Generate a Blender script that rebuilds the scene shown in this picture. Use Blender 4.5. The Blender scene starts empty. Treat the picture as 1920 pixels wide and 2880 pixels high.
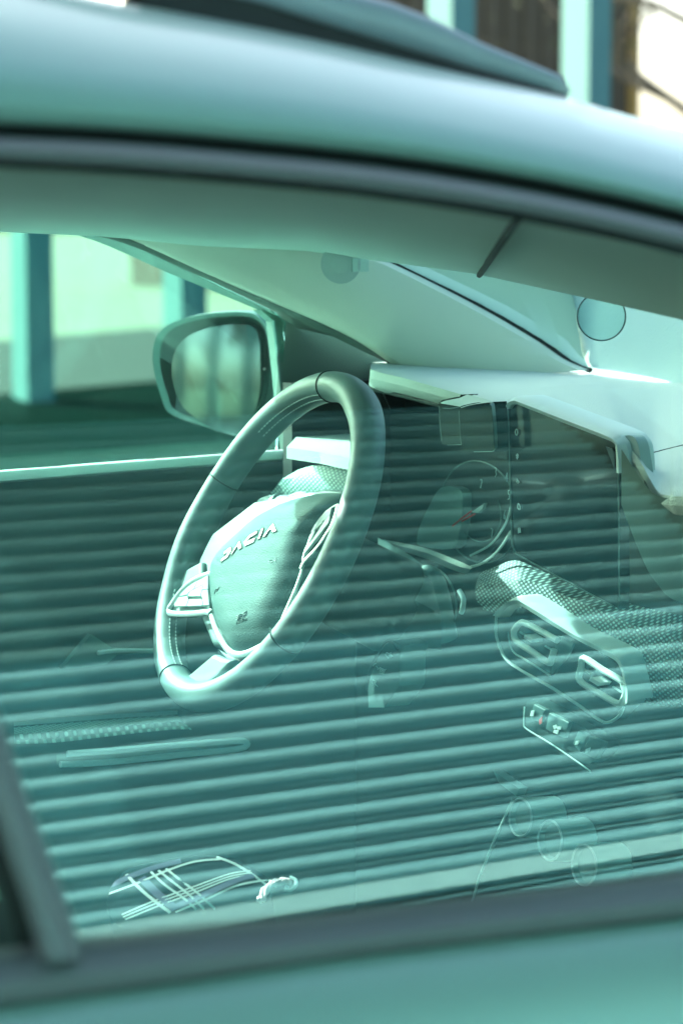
import bpy, bmesh, math, random
import numpy as np
from mathutils import Vector, Matrix

random.seed(4)
rng = np.random.default_rng(7)
SC = bpy.context.scene
COL = SC.collection

# ------------------------------------------------------------------ camera
FPX = 6850.0                      # focal length in photo pixels (photo 1920 x 2880)
TH, PT = math.radians(31), math.radians(6.6)
fwd = np.array([math.sin(TH) * math.cos(PT), math.cos(TH) * math.cos(PT), -math.sin(PT)])
right = np.array([math.cos(TH), -math.sin(TH), 0.0])
up = np.cross(right, fwd)
WC = np.array([0, .37, 1.0])      # centre of the steering wheel
CAM = WC - 2.4 * (fwd + right * ((760 - 960) / FPX) + up * ((1440 - 1525) / FPX))
cam = bpy.data.cameras.new('camera')
camo = bpy.data.objects.new('camera', cam); COL.objects.link(camo)
M = Matrix.Identity(4)
for i in range(3):
    M[i][0] = right[i]; M[i][1] = up[i]; M[i][2] = -fwd[i]; M[i][3] = CAM[i]
camo.matrix_world = M
cam.sensor_fit = 'VERTICAL'; cam.sensor_height = 24; cam.sensor_width = 16
cam.lens = FPX / 2880 * 24
cam.clip_start = .05; cam.clip_end = 3000
cam.dof.use_dof = True; cam.dof.focus_distance = 2.37; cam.dof.aperture_fstop = 4.4
SC.camera = camo

# ------------------------------------------------------------------ light
SUN = np.array([-.33, 1.0, .66]); SUN /= np.linalg.norm(SUN)
w = bpy.data.worlds.new('World'); SC.world = w; w.use_nodes = True
nt = w.node_tree
sky = nt.nodes.new('ShaderNodeTexSky'); sky.sky_type = 'NISHITA'; sky.sun_disc = False
sky.sun_elevation = math.asin(SUN[2]); sky.sun_rotation = math.atan2(SUN[0], SUN[1])
sky.dust_density = 5.0; sky.air_density = .8; sky.ozone_density = .6
bg = nt.nodes['Background']; bg.inputs[1].default_value = .15
hz = nt.nodes.new('ShaderNodeMixRGB'); hz.blend_type = 'MULTIPLY'; hz.inputs[0].default_value = 1; hz.inputs[2].default_value = (.97, 1.03, .97, 1)
nt.links.new(sky.outputs[0], hz.inputs[1]); nt.links.new(hz.outputs[0], bg.inputs[0])
sl = bpy.data.lights.new('sun', 'SUN'); sl.energy = 3.1; sl.angle = math.radians(.5); sl.color = (1, .95, .87)
so = bpy.data.objects.new('sun', sl); COL.objects.link(so)
so.rotation_euler = Vector(SUN).to_track_quat('Z', 'Y').to_euler(); so.location = (-8, 14, 14)
vs = SC.view_settings
vs.view_transform = 'Standard'; vs.look = 'None'; vs.gamma = 1; vs.use_curve_mapping = False
vs.exposure = 2.5
SC.cycles.use_denoising = True
SC.cycles.max_bounces = 10; SC.cycles.transparent_max_bounces = 16
SC.cycles.sample_clamp_indirect = 6

# ------------------------------------------------------------------ helpers
def ray(px, py): return fwd + right * ((px - 960) / FPX) + up * ((1440 - py) / FPX)
def at(px, py, plane):
    """point of a real plane ('x'|'y'|'z', value) or (normal, point) that the photo shows at px, py"""
    d = ray(px, py)
    if isinstance(plane[0], str):
        a = 'xyz'.index(plane[0]); t = (plane[1] - CAM[a]) / d[a]
    else:
        n = np.array(plane[0], float); t = n @ (np.array(plane[1], float) - CAM) / (n @ d)
    return CAM + t * d
def ats(pts, plane): return [at(p[0], p[1], plane) for p in pts]
def crom(pts, n=6, closed=False):
    P = [np.array(p, float) for p in pts]; out = []
    m = len(P)
    for i in range(m if closed else m - 1):
        p1, p2 = P[i], P[(i + 1) % m]
        p0 = P[i - 1] if (i > 0 or closed) else p1
        p3 = P[(i + 2) % m] if (closed or i + 2 < m) else p2
        for k in range(n):
            t = k / n
            out.append(.5 * (2 * p1 + (p2 - p0) * t + (2 * p0 - 5 * p1 + 4 * p2 - p3) * t * t + (3 * p1 - p0 - 3 * p2 + p3) * t ** 3))
    if not closed: out.append(P[-1])
    return out
ROOT = {}
def obj(name, V, F, mat, parent=None, smooth=True, mods=None):
    me = bpy.data.meshes.new(name)
    off = np.zeros(3)
    p = parent
    while p is not None:
        off = off + np.array(p.location); p = p.parent
    me.from_pydata([tuple(np.array(v) - off) for v in V], [], F); me.validate()
    if mat:
        for m in (mat if isinstance(mat, (list, tuple)) else [mat]): me.materials.append(m)
    bm = bmesh.new(); bm.from_mesh(me); bmesh.ops.recalc_face_normals(bm, faces=bm.faces) if mods != 'keep' else None
    bm.to_mesh(me); bm.free()
    if smooth:
        me.shade_smooth()
        try: me.set_sharp_from_angle(angle=math.radians(38))
        except Exception: pass
    o = bpy.data.objects.new(name, me); COL.objects.link(o)
    if parent: o.parent = parent
    return o
def bevel(o, wd=.003, seg=3, ang=30):
    m = o.modifiers.new('bevel', 'BEVEL'); m.width = wd; m.segments = seg; m.limit_method = 'ANGLE'; m.angle_limit = math.radians(ang)
    return o
def thing(name, label, cat, loc=(0, 0, 0), group=None):
    o = bpy.data.objects.new(name, None); COL.objects.link(o); o.location = loc; o.empty_display_size = .1
    o['label'] = label; o['category'] = cat
    if group: o['group'] = group
    return o
def tag(o, label, cat, group=None):
    o['label'] = label; o['category'] = cat
    if group: o['group'] = group
    return o
class MB:
    def __init__(s): s.V = []; s.F = []
    def add(s, V, F):
        b = len(s.V); s.V += [np.array(v, float) for v in V]; s.F += [tuple(i + b for i in f) for f in F]; return s
    def box(s, c, sz, R=None):
        V = []
        for x in (-.5, .5):
            for y in (-.5, .5):
                for z in (-.5, .5):
                    q = np.array([x * sz[0], y * sz[1], z * sz[2]])
                    if R is not None: q = R @ q
                    V.append(np.array(c) + q)
        return s.add(V, [(0, 1, 3, 2), (4, 6, 7, 5), (0, 4, 5, 1), (2, 3, 7, 6), (0, 2, 6, 4), (1, 5, 7, 3)])
    def tube(s, pts, r, n=8, closed=False, flat=1.0, ref=None):
        P = [np.array(p, float) for p in pts]; m = len(P); V = []; F = []
        u = None
        for i in range(m):
            a = P[(i + 1) % m] if (closed or i < m - 1) else P[i]; b = P[i - 1] if (closed or i > 0) else P[i]
            t = a - b; t = t / (np.linalg.norm(t) + 1e-12)
            if ref is not None: u = np.array(ref, float)
            elif u is None: u = np.array([0, 0, 1.]) if abs(t[2]) < .9 else np.array([1., 0, 0])
            u = u - t * (u @ t); u /= np.linalg.norm(u) + 1e-12
            v = np.cross(t, u)
            rr = r[i] if hasattr(r, '__len__') else r
            for k in range(n):
                A = 2 * math.pi * k / n
                V.append(P[i] + u * math.cos(A) * rr * flat + v * math.sin(A) * rr)
        for i in range(m if closed else m - 1):
            j = (i + 1) % m
            for k in range(n):
                F.append((i * n + k, i * n + (k + 1) % n, j * n + (k + 1) % n, j * n + k))
        if not closed: F += [tuple(range(n))[::-1], tuple((m - 1) * n + k for k in range(n))]
        return s.add(V, F)
    def loft(s, rows, closed=False):
        n = len(rows[0]); V = [p for r in rows for p in r]; F = []
        R = len(rows)
        for i in range(R if closed else R - 1):
            j = (i + 1) % R
            for k in range(n - 1): F.append((i * n + k, i * n + k + 1, j * n + k + 1, j * n + k))
        return s.add(V, F)
    def prism(s, poly, d):
        """polygon swept by the vector d"""
        n = len(poly); d = np.array(d)
        V = [np.array(p) for p in poly] + [np.array(p) + d for p in poly]
        F = [tuple(range(n))[::-1], tuple(range(n, 2 * n))] + [(i, (i + 1) % n, (i + 1) % n + n, i + n) for i in range(n)]
        return s.add(V, F)
    def lathe(s, c, axis, prof, n=24):
        """prof: (distance along axis, radius)"""
        a = np.array(axis, float); a /= np.linalg.norm(a)
        u = np.cross(a, [0, 0, 1.]) if abs(a[2]) < .9 else np.cross(a, [1., 0, 0]); u /= np.linalg.norm(u); v = np.cross(a, u)
        V = []; F = []
        for h, r in prof:
            for k in range(n):
                A = 2 * math.pi * k / n; V.append(np.array(c) + a * h + (u * math.cos(A) + v * math.sin(A)) * max(r, 1e-5))
        for i in range(len(prof) - 1):
            for k in range(n): F.append((i * n + k, i * n + (k + 1) % n, (i + 1) * n + (k + 1) % n, (i + 1) * n + k))
        F += [tuple(range(n)), tuple((len(prof) - 1) * n + k for k in range(n))]
        return s.add(V, F)
    def build(s, name, mat, parent=None, smooth=True, mods=None): return obj(name, s.V, s.F, mat, parent, smooth, mods)

# ------------------------------------------------------------------ materials
def N(nt, t, **k):
    n = nt.nodes.new('ShaderNode' + t)
    for a, b in k.items(): setattr(n, a, b)
    return n
def mat(name, col, rough=.5, metal=0, coat=0, grain=None, mottled=None, sheen=0, spec=None):
    """grain: (scale, strength, kind) bump; mottled: (scale, amount) colour variation of the thing itself"""
    m = bpy.data.materials.new(name); m.use_nodes = True; t = m.node_tree; b = t.nodes['Principled BSDF']
    b.inputs['Base Color'].default_value = (*col, 1); b.inputs['Roughness'].default_value = rough; b.inputs['Metallic'].default_value = metal
    b.inputs['Coat Weight'].default_value = coat; b.inputs['Coat Roughness'].default_value = .03
    if spec is not None: b.inputs['Specular IOR Level'].default_value = spec
    tc = N(t, 'TexCoord')
    if mottled:
        no = N(t, 'TexNoise'); no.inputs['Scale'].default_value = mottled[0]; no.inputs['Detail'].default_value = 6
        t.links.new(tc.outputs['Object'], no.inputs['Vector'])
        r = N(t, 'MixRGB'); r.blend_type = 'MIX'
        r.inputs[1].default_value = (*[c * (1 - mottled[1]) for c in col], 1); r.inputs[2].default_value = (*[min(1, c * (1 + mottled[1])) for c in col], 1)
        t.links.new(no.outputs['Fac'], r.inputs[0]); t.links.new(r.outputs[0], b.inputs['Base Color'])
        mr = N(t, 'MapRange'); mr.inputs[3].default_value = max(0, rough - .1); mr.inputs[4].default_value = min(1, rough + .12)
        t.links.new(no.outputs['Fac'], mr.inputs[0]); t.links.new(mr.outputs[0], b.inputs['Roughness'])
    if grain:
        g = N(t, 'TexVoronoi' if grain[2] == 'leather' else 'TexNoise'); g.inputs['Scale'].default_value = grain[0]
        if grain[2] == 'leather': g.feature = 'DISTANCE_TO_EDGE'
        t.links.new(tc.outputs['Object'], g.inputs['Vector'])
        bp = N(t, 'Bump'); bp.inputs['Strength'].default_value = grain[1]; bp.inputs['Distance'].default_value = .35 / grain[0]
        t.links.new(g.outputs[0], bp.inputs['Height']); t.links.new(bp.outputs[0], b.inputs['Normal'])
    return m
def glass_mat(name, tint, ior=None, dirt_veil=0.0, refl=(.85, 1, .98)):
    m = bpy.data.materials.new(name); m.use_nodes = True; t = m.node_tree; t.nodes.clear()
    out = N(t, 'OutputMaterial'); tr = N(t, 'BsdfTransparent'); tr.inputs[0].default_value = (*tint, 1)
    last = tr.outputs[0]
    if dirt_veil:
        no = N(t, 'TexNoise'); no.inputs['Scale'].default_value = 9; no.inputs['Detail'].default_value = 8
        tc = N(t, 'TexCoord'); t.links.new(tc.outputs['Object'], no.inputs['Vector'])
        mr = N(t, 'MapRange'); mr.inputs[1].default_value = .4; mr.inputs[2].default_value = .8; mr.inputs[3].default_value = dirt_veil * .3; mr.inputs[4].default_value = dirt_veil
        t.links.new(no.outputs['Fac'], mr.inputs[0])
        df = N(t, 'BsdfDiffuse'); df.inputs[0].default_value = (.6, .65, .6, 1)
        mx = N(t, 'MixShader'); t.links.new(mr.outputs[0], mx.inputs[0]); t.links.new(last, mx.inputs[1]); t.links.new(df.outputs[0], mx.inputs[2])
        last = mx.outputs[0]
    if ior:
        fr = N(t, 'Fresnel'); fr.inputs[0].default_value = ior
        gl = N(t, 'BsdfGlossy'); gl.inputs['Roughness'].default_value = 0; gl.inputs[0].default_value = (*refl, 1)
        mx = N(t, 'MixShader'); t.links.new(fr.outputs[0], mx.inputs[0]); t.links.new(last, mx.inputs[1]); t.links.new(gl.outputs[0], mx.inputs[2])
        last = mx.outputs[0]
    t.links.new(last, out.inputs[0]); return m
def mesh_cloth(name, dark, dot, pitch, axes=('Y', 'Z')):
    """perforated trim: raised pale dots on a dark weave, hexagonal lattice"""
    m = bpy.data.materials.new(name); m.use_nodes = True; t = m.node_tree; b = t.nodes['Principled BSDF']
    tc = N(t, 'TexCoord'); sp = N(t, 'SeparateXYZ'); t.links.new(tc.outputs['Object'], sp.inputs[0])
    def sine(src, k):
        mu = N(t, 'Math', operation='MULTIPLY'); mu.inputs[1].default_value = k; t.links.new(src, mu.inputs[0])
        si = N(t, 'Math', operation='SINE'); t.links.new(mu.outputs[0], si.inputs[0]); return si.outputs[0]
    k = math.pi * 2 / pitch
    a = sine(sp.outputs[axes[0]], k / 1.7); c = sine(sp.outputs[axes[1]], k)
    pr = N(t, 'Math', operation='MULTIPLY'); t.links.new(a, pr.inputs[0]); t.links.new(c, pr.inputs[1])
    mr = N(t, 'MapRange'); mr.inputs[1].default_value = .05; mr.inputs[2].default_value = .5
    t.links.new(pr.outputs[0], mr.inputs[0])
    mx = N(t, 'MixRGB'); mx.inputs[1].default_value = (*dark, 1); mx.inputs[2].default_value = (*dot, 1)
    t.links.new(mr.outputs[0], mx.inputs[0]); t.links.new(mx.outputs[0], b.inputs['Base Color'])
    bp = N(t, 'Bump'); bp.inputs['Strength'].default_value = .6; bp.inputs['Distance'].default_value = .0006
    t.links.new(mr.outputs[0], bp.inputs['Height']); t.links.new(bp.outputs[0], b.inputs['Normal'])
    b.inputs['Roughness'].default_value = .55
    return m

PAINT = mat('car_paint', (.16, .285, .262), .40, coat=.28, mottled=(3, .04))
PAINT.node_tree.nodes['Principled BSDF'].inputs['Metallic'].default_value = .25
RUBBER = mat('rubber_strip', (.075, .095, .10), .55, mottled=(14, .12))
RUBDARK = mat('black_rubber', (.006, .009, .009), .8)
RAIL = mat('rail_plastic', (.15, .19, .225), .45, mottled=(20, .08))
LINER = mat('headliner_cloth', (.62, .80, .73), .95, grain=(500, .4, 'noise'), mottled=(5, .06))
TRIMPALE = mat('pale_trim', (.84, .88, .76), .8, grain=(700, .2, 'noise'), mottled=(6, .05))
TRIMDARK = mat('dark_trim', (.10, .15, .13), .7, grain=(400, .3, 'noise'), mottled=(6, .1))
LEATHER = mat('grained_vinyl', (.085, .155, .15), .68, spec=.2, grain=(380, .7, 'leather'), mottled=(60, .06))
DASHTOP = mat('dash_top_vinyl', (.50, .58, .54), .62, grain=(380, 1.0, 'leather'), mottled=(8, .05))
RIMLEATHER = mat('rim_leather', (.125, .20, .195), .5, grain=(900, .12, 'noise'), mottled=(30, .08))
PLASTIC = mat('dark_plastic', (.02, .04, .038), .5, grain=(900, .15, 'noise'), mottled=(12, .12))
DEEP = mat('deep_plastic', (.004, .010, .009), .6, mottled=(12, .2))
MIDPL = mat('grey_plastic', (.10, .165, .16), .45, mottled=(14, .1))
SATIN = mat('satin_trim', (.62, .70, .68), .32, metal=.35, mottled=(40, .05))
SATIN2 = mat('pale_bezel', (.62, .72, .71), .5, mottled=(25, .05))
BUTTON = mat('button_plastic', (.42, .52, .50), .5, mottled=(40, .05))
WHITE = mat('white_print', (.8, .85, .82), .6)
RED = mat('red_needle', (.75, .03, .03), .5)
SCREEN = mat('screen_glass', (.002, .010, .014), .16, coat=.2)
STITCH = mat('thread', (.5, .6, .58), .8)
GAP = mat('seam_gap', (.012, .02, .02), .8)
MESH = mesh_cloth('perforated_trim', (.02, .045, .045), (.42, .56, .54), .0048)
MESH2 = mesh_cloth('perforated_trim_fine', (.16, .30, .28), (.60, .80, .74), .0052)
ARMMESH = mesh_cloth('armrest_weave', (.10, .17, .15), (.45, .60, .54), .0060, ('X', 'Y'))
G_OUT = glass_mat('side_glass_outer', (.82, .955, .955), 2.02, dirt_veil=.009)  # thin dirt film, also used to imitate a milky veil over the cabin
G_IN = glass_mat('side_glass_inner', (.90, .98, .98))
G_FAR = glass_mat('far_glass', (.76, .95, .91), 1.3, dirt_veil=.012)
G_WS = glass_mat('windscreen_glass', (.80, .93, .87), 1.12, dirt_veil=.14)
MIRROR = mat('mirror_silver', (.36, .45, .42), .10, metal=1)

# ================================================================== SETTING
def sheet(name, poly, z, m, th=.0):
    V = [(p[0], p[1], z) for p in poly]
    o = obj(name, V, [tuple(range(len(V)))], m, None, False); o['kind'] = 'structure'; return o
ASPH = mat('shaded_asphalt', (.003, .012, .009), 1.0, spec=0, grain=(60, .4, 'noise'), mottled=(2.5, .25))  # canopy shade is put into this dark colour; no canopy is built
PATHM = mat('path_paving', (.030, .044, .034), .95, spec=.1, grain=(40, .4, 'noise'), mottled=(1.2, .18))
LAWN = mat('dry_lawn', (.17, .20, .13), .95, spec=.1, mottled=(.35, .25))
# a building mass beside the car park keeps its own edge lines turned about 25 degrees from the car
sheet('ground', [(-400, -400), (900, -400), (900, 900), (-400, 900)], 0, LAWN)
def gpt(px, py): return at(px, py, ('z', 0.0))
def strip_poly(la, lb):      # between two photo-measured ground lines, extended
    def ext(l):
        a, b = gpt(*l[0])[:2], gpt(*l[1])[:2]; d = (b - a) / np.linalg.norm(b - a); return a - d * 30, b + d * 90
    a0, a1 = ext(la); b0, b1 = ext(lb); return [a0, a1, b1, b0]
pa = ((0, 968), (450, 929)); pb = ((0, 1125), (450, 1083))
sheet('path', strip_poly(pb, pa), .04, PATHM)
a0, a1, _, _ = strip_poly(pb, pa)
k_ = (-17 - a0[0]) / (a1[0] - a0[0]); ar = a0 + (a1 - a0) * k_
sheet('road', [ar, a1, (a1[0], -60), (-17, -60)], .02, ASPH)

sheet('bounce_apron', [(-10, -3.56), (12, -3.56), (12, 7.0), (-10, 7.0)], .06, mat('bounce_concrete', (.25, .33, .34), .9, grain=(40, .3, 'noise'), mottled=(1.5, .15)))  # unseen pale apron, added to bounce light up into headliner and slats
# ---- posts of the colonnade beyond the road
POSTM = mat('post_paint', (.095, .205, .19), .95, spec=.05, mottled=(3, .06))
y_post = 15.4
def make_post():
    t = thing('steel_post', '', 'post', (0, 0, 0), 'steel posts of the colonnade beyond the car')
    MB().box((0, 0, 3.0), (.205, .56, 6.0)).build('shaft', POSTM, t, False)
    MB().box((0, 0, .01), (.30, .58, .02)).build('base_plate', POSTM, t, False)
    return t
post_px = [0, 0, 0, 92, 520, 895, 1262, 1638]
post_lab = ['pale steel post behind the car, nearest the car axis', 'pale steel post behind the car, middle of three in the side mirror', 'pale steel post behind the car, farthest out of three',
            'pale steel post at the left edge of the far side window', 'pale steel post just left above the side mirror',
            'pale steel post hidden behind the roof, third along the colonnade', 'pale steel post above the roof rail, before the brown boards',
            'pale steel post beside the front tip of the roof rail']
protop = make_post(); kids = list(protop.children)
for i, (px, lab) in enumerate(zip(post_px, post_lab)):
    x = at(px, 900, ('y', y_post))[0]; yp = y_post
    if i < 3: x, yp = [(-13.4, 2.3), (-13.0, 3.9), (-12.6, 5.5)][i]
    if i == 0: o = protop
    else:
        o = protop.copy(); COL.objects.link(o)
        for c in kids: d = c.copy(); COL.objects.link(d); d.parent = o
    o.location = (x, yp, 0); o.rotation_euler = (0, 0, math.radians(-12)); o['label'] = lab
# ---- brown boarded hall behind the colonnade
BOARD = bpy.data.materials.new('brown_boards'); BOARD.use_nodes = True
t = BOARD.node_tree; b = t.nodes['Principled BSDF']; tc = N(t, 'TexCoord'); mp = N(t, 'Mapping'); mp.inputs['Scale'].default_value = (2.2, 2.2, .05)
no = N(t, 'TexNoise'); no.inputs['Scale'].default_value = 1.3; no.inputs['Detail'].default_value = 3
cr = N(t, 'ValToRGB'); cr.color_ramp.elements[0].color = (.075, .058, .034, 1); cr.color_ramp.elements[1].color = (.12, .098, .062, 1)
cr.color_ramp.elements[0].position = .3; cr.color_ramp.elements[1].position = .7
t.links.new(tc.outputs['Object'], mp.inputs[0]); t.links.new(mp.outputs[0], no.inputs['Vector']); t.links.new(no.outputs['Fac'], cr.inputs[0]); t.links.new(cr.outputs[0], b.inputs['Base Color']); b.inputs['Roughness'].default_value = .9
yh = 42.0
xa, xb = at(860, 300, ('y', yh))[0], at(1772, 300, ('y', yh))[0]
hall = thing('timber_hall', 'brown boarded hall far behind the colonnade, above the roof', 'building', ((xa + xb) / 2, yh + 4, 0))
hb = MB(); n = 34
for i in range(n):
    x0 = xa + (xb - xa) * i / n; x1 = xa + (xb - xa) * (i + 1) / n
    hb.box(((x0 + x1) / 2, yh + .06 * (i % 2), 5.5), (x1 - x0 - .01, .1, 11))
hb.build('board_wall', BOARD, hall, False)
MB().box(((xa + xb) / 2, yh + 4.2, 5.45), (xb - xa, 8, 10.9)).build('hall_block', BOARD, hall, False)
MB().box(((xa + xb) / 2, yh + 4, 11.15), (xb - xa + .8, 9, .3)).build('roof', mat('hall_roof', (.1, .1, .09), .8), hall, False)
MB().box((xb + .02, yh - .05, 5.5), (.22, .22, 11)).build('corner_board', mat('corner_board_wood', (.40, .25, .07), .8), hall, False)

# ---- trees
BARK = mat('bark', (.10, .085, .06), .95, grain=(30, .8, 'noise'), mottled=(6, .3))
LEAFA = mat('leaf_dull', (.085, .11, .045), .7, mottled=(3, .35)); LEAFB = mat('leaf_olive', (.14, .12, .05), .7, mottled=(3, .35))
def tree(px, y, h, lab, leaf, seed, dens=900, crownr=2.3, ls=.055):
    r = np.random.default_rng(seed); p = at(px, 600, ('y', y)); base = np.array([p[0], y, 0.])
    t = thing('bare_tree', lab, 'tree', tuple(base), 'half bare trees beyond the colonnade')
    tr = MB(); tips = []
    def limb(a, d, L, rad, lev):
        pts = [a]; q = a.copy(); dd = d.copy()
        for k in range(6):
            dd = dd + r.normal(0, .12, 3) + np.array([0, 0, .03]); dd /= np.linalg.norm(dd); q = q + dd * L / 6; pts.append(q.copy())
        tr.tube(pts, [rad * (1 - .75 * k / 6) for k in range(7)], 7 if lev < 2 else 4)
        if lev < 3:
            for k in range((9, 6, 5)[lev]):
                i = r.integers(2, 7); ang = r.uniform(0, 6.28)
                side = np.array([math.cos(ang), math.sin(ang), r.uniform(.2, .8)]); nd = dd * .4 + side; nd /= np.linalg.norm(nd)
                limb(pts[i], nd, L * r.uniform(.35, .6), rad * .42, lev + 1)
        else: tips.extend(pts[3:])
    limb(base, np.array([0, 0, 1.]), h, h * .022, 0)
    tr.build('trunk', BARK, t)
    tips = np.array(tips); V = []; F = []
    for k in range(dens):
        c = tips[r.integers(len(tips))] + r.normal(0, .16, 3); s = ls * r.uniform(.6, 1.4)
        a = r.normal(0, 1, 3); a /= np.linalg.norm(a); b_ = np.cross(a, r.normal(0, 1, 3)); b_ /= np.linalg.norm(b_)
        V += [c - a * s, c + b_ * s * .5, c + a * s, c - b_ * s * .5]; F.append(tuple(range(len(V) - 4, len(V))))
    obj('crown', V, F, leaf, t, False, 'keep')
    return t
tree(1830, 30, 8.5, 'half bare tree just right of the brown boarded hall', LEAFB, 3, 1600)
tree(1960, 34, 10, 'half bare tree at the top right corner of the photo', LEAFA, 5, 1500)
tree(2250, 38, 9, 'half bare tree seen only past the windscreen', LEAFA, 9, 1500)
for k, (x, y, h) in enumerate([(-31, 3.5, 10), (-36, 9, 13), (-33, 15, 11), (-42, -1, 14)]):
    tt = tree(960, y, h, ['brown leafed tree behind the car, shortest in the side mirror', 'brown leafed tree behind the car, centre of the side mirror', 'brown leafed tree behind the car, outer edge of the side mirror', 'brown leafed tree behind the car, tallest and farthest'][k], LEAFB, 20 + k, 9000, 2.3, .20)
    tt.location = (x, y, 0); tt['group'] = 'brown trees behind the car'

# ---- ribbed shed behind the photographer (seen mirrored in the near window)
YW = -3.6
shed = thing('ribbed_shed', 'long shed with ribbed roller shutter, mirrored in the near side window', 'building', (1.2, YW - .3, 0))
SLAT = mat('shutter_paint', (.155, .40, .45), .5, mottled=(1.5, .06)); SLAT_SUN = mat('shutter_paint_sunlit', (.18, .46, .51), .5, mottled=(2, .06))  # second, lighter tone paints in the stronger sun on the left slats
SHWALL = mat('shed_render', (.20, .36, .36), .9, mottled=(1, .12)); SHDARK = mat('shed_dark_frame', (.02, .035, .03), .8)
XR = 2.30; XL = .70; PITCH = .098; Z0 = .60; ZT = 3.62
def slats(x0, x1, m, name):
    s = MB(); prof = []
    z = Z0; r_ = PITCH
    while z < ZT:
        # one slat: convex face, groove, small hooked bead
        for f, d in [(q, .034 * math.sin(math.pi * min(1, max(0, q / .66))) ** .85) for q in np.linspace(0, .66, 12)] + [(.665, -.04), (.725, -.04), (.735, .012), (.80, .030), (.865, .014), (.88, -.04), (.985, -.04)]:
            prof.append((d, z + f * r_))
        z += r_
    s.loft([[(x, YW - .03 + d, zz) for d, zz in prof] for x in (x0, x1)])
    return s.build(name, m, shed)
slats(XL, XR, SLAT, 'roller_shutter'); slats(-2.6, XL, SLAT_SUN, 'roller_shutter')
MB().box((-.15, YW + .0, 1.05), (4.9, .05, .075)).build('bottom_bar', mat('bottom_bar_paint', (.24, .50, .53), .5), shed, False)
MB().box((-.15, YW - .06, (Z0 - .215) / 2), (4.9, .06, Z0 - .215)).build('plinth', SHWALL, shed, False)
MB().box((XR + .09, YW + .0, 1.84), (.17, .16, 3.68)).build('shutter_guide', SHDARK, shed, False)
MB().box((XR + .18 + 3, YW - .02, 1.84), (6, .1, 3.68)).build('wall', SHWALL, shed, False)
MB().box((-2.7, YW, 1.84), (.19, .14, 3.68)).build('shutter_guide', SHDARK, shed, False)
MB().box((-6, YW - .02, 1.84), (6.4, .1, 3.68)).build('wall', SHWALL, shed, False)
MB().box((0, YW + .95, 3.77), (18, 2.3, .14)).build('eave', mat('soffit_paint', (.008, .02, .02), .9), shed, False)
MB().box((0, YW + 2.125, 3.84), (18, .05, .34)).build('fascia', SHDARK, shed, False)
MB().box((0, YW - 3, 3.9), (18, 6, .15)).build('roof', SHDARK, shed, False)

# ================================================================== CAR
car = thing('parked_car', 'pale green car with the steering wheel seen through its side window', 'car', (0, 0, 0))
PXG = np.arange(-300, 2301, 65)
def row(tab, yv, dz=0, rear=True, front=True, dy=0):
    xs, ys = zip(*tab); py = np.interp(PXG, xs, ys)
    k = np.array([.25, .5, .25]);
    for _ in range(3): py[1:-1] = py[:-2] * .25 + py[1:-1] * .5 + py[2:] * .25
    P = [at(a, b, ('y', yv)) for a, b in zip(PXG, py)]
    return P
def ext(P, base0, base1):
    """carry a side row rearwards along the roof and forwards down the windscreen pillar"""
    P = [np.array(p) for p in P]
    a = P[0]; b = P[-1]
    rear = [np.array([-2.0, a[1] + .02, a[2] - .05]), np.array([-1.6, a[1] + .01, a[2] - .01]), np.array([-1.15, a[1], a[2] + .008])]
    d = b - np.array(base1)
    fr = [np.array([.02, -.615, 1.235]) + d, np.array([.20, -.64, 1.165]) + d, np.array([.42, -.665, 1.075]) + d * .9, np.array([.62, -.69, .99]) + d * .7]
    return rear + P + fr
T_glass = [(-300, 452), (0, 468), (250, 479), (500, 497), (960, 541), (1200, 572), (1440, 612), (1700, 663), (1920, 716), (2300, 815)]
def sh(tab, d0, d1=None):
    d1 = d0 if d1 is None else d1
    return [(x, y + d0 + (d1 - d0) * (x + 300) / 2600) for x, y in tab]
T_strip_lo = sh(T_glass, -18); T_strip_hi = sh(T_glass, -84, -88)
T_paint = sh(T_glass, -119, -118)
T_sil = [(-300, -122), (0, -62), (306, 2), (640, 60), (960, 126), (1250, 196), (1590, 274), (1920, 368), (2300, 490)]
g0 = row(T_glass, -.60); B1 = g0[-1]
def R3(tab, yv): return ext(row(tab, yv), g0[0], B1)
r_glass = R3(T_glass, -.600)
# dark recess behind strip, strip, gap, painted roof side
s = MB()
s.loft([R3(sh(T_glass, 4), -.603), R3(sh(T_glass, -10), -.597), R3(sh(T_glass, -20), -.590)]); rd1 = s
s.loft([R3(sh(T_glass, -70), -.590), R3(sh(T_glass, -100), -.583), R3(sh(T_glass, -124), -.592)])
roof = MB()
prow = []
yA = [(-.598, 0), (-.606, .05), (-.610, .14), (-.606, .28), (-.594, .45), (-.575, .64), (-.548, .82), (-.515, .95), (-.50, 1.0)]
tp = dict(T_paint)
xs = sorted(set([p[0] for p in T_paint] + [p[0] for p in T_sil]))
for yv, f in yA:
    tb = [(x, np.interp(x, *zip(*T_paint)) * (1 - f) + np.interp(x, *zip(*T_sil)) * f) for x in xs]
    prow.append(R3(tb, yv))
inner = [p + np.array([0, .025, .004]) for p in prow[0]]
body_side = MB().loft([inner] + prow + [[p + np.array([0, .03, -.004]) for p in prow[-1]]])
side = body_side.build('roof_side', PAINT, car)
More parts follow.
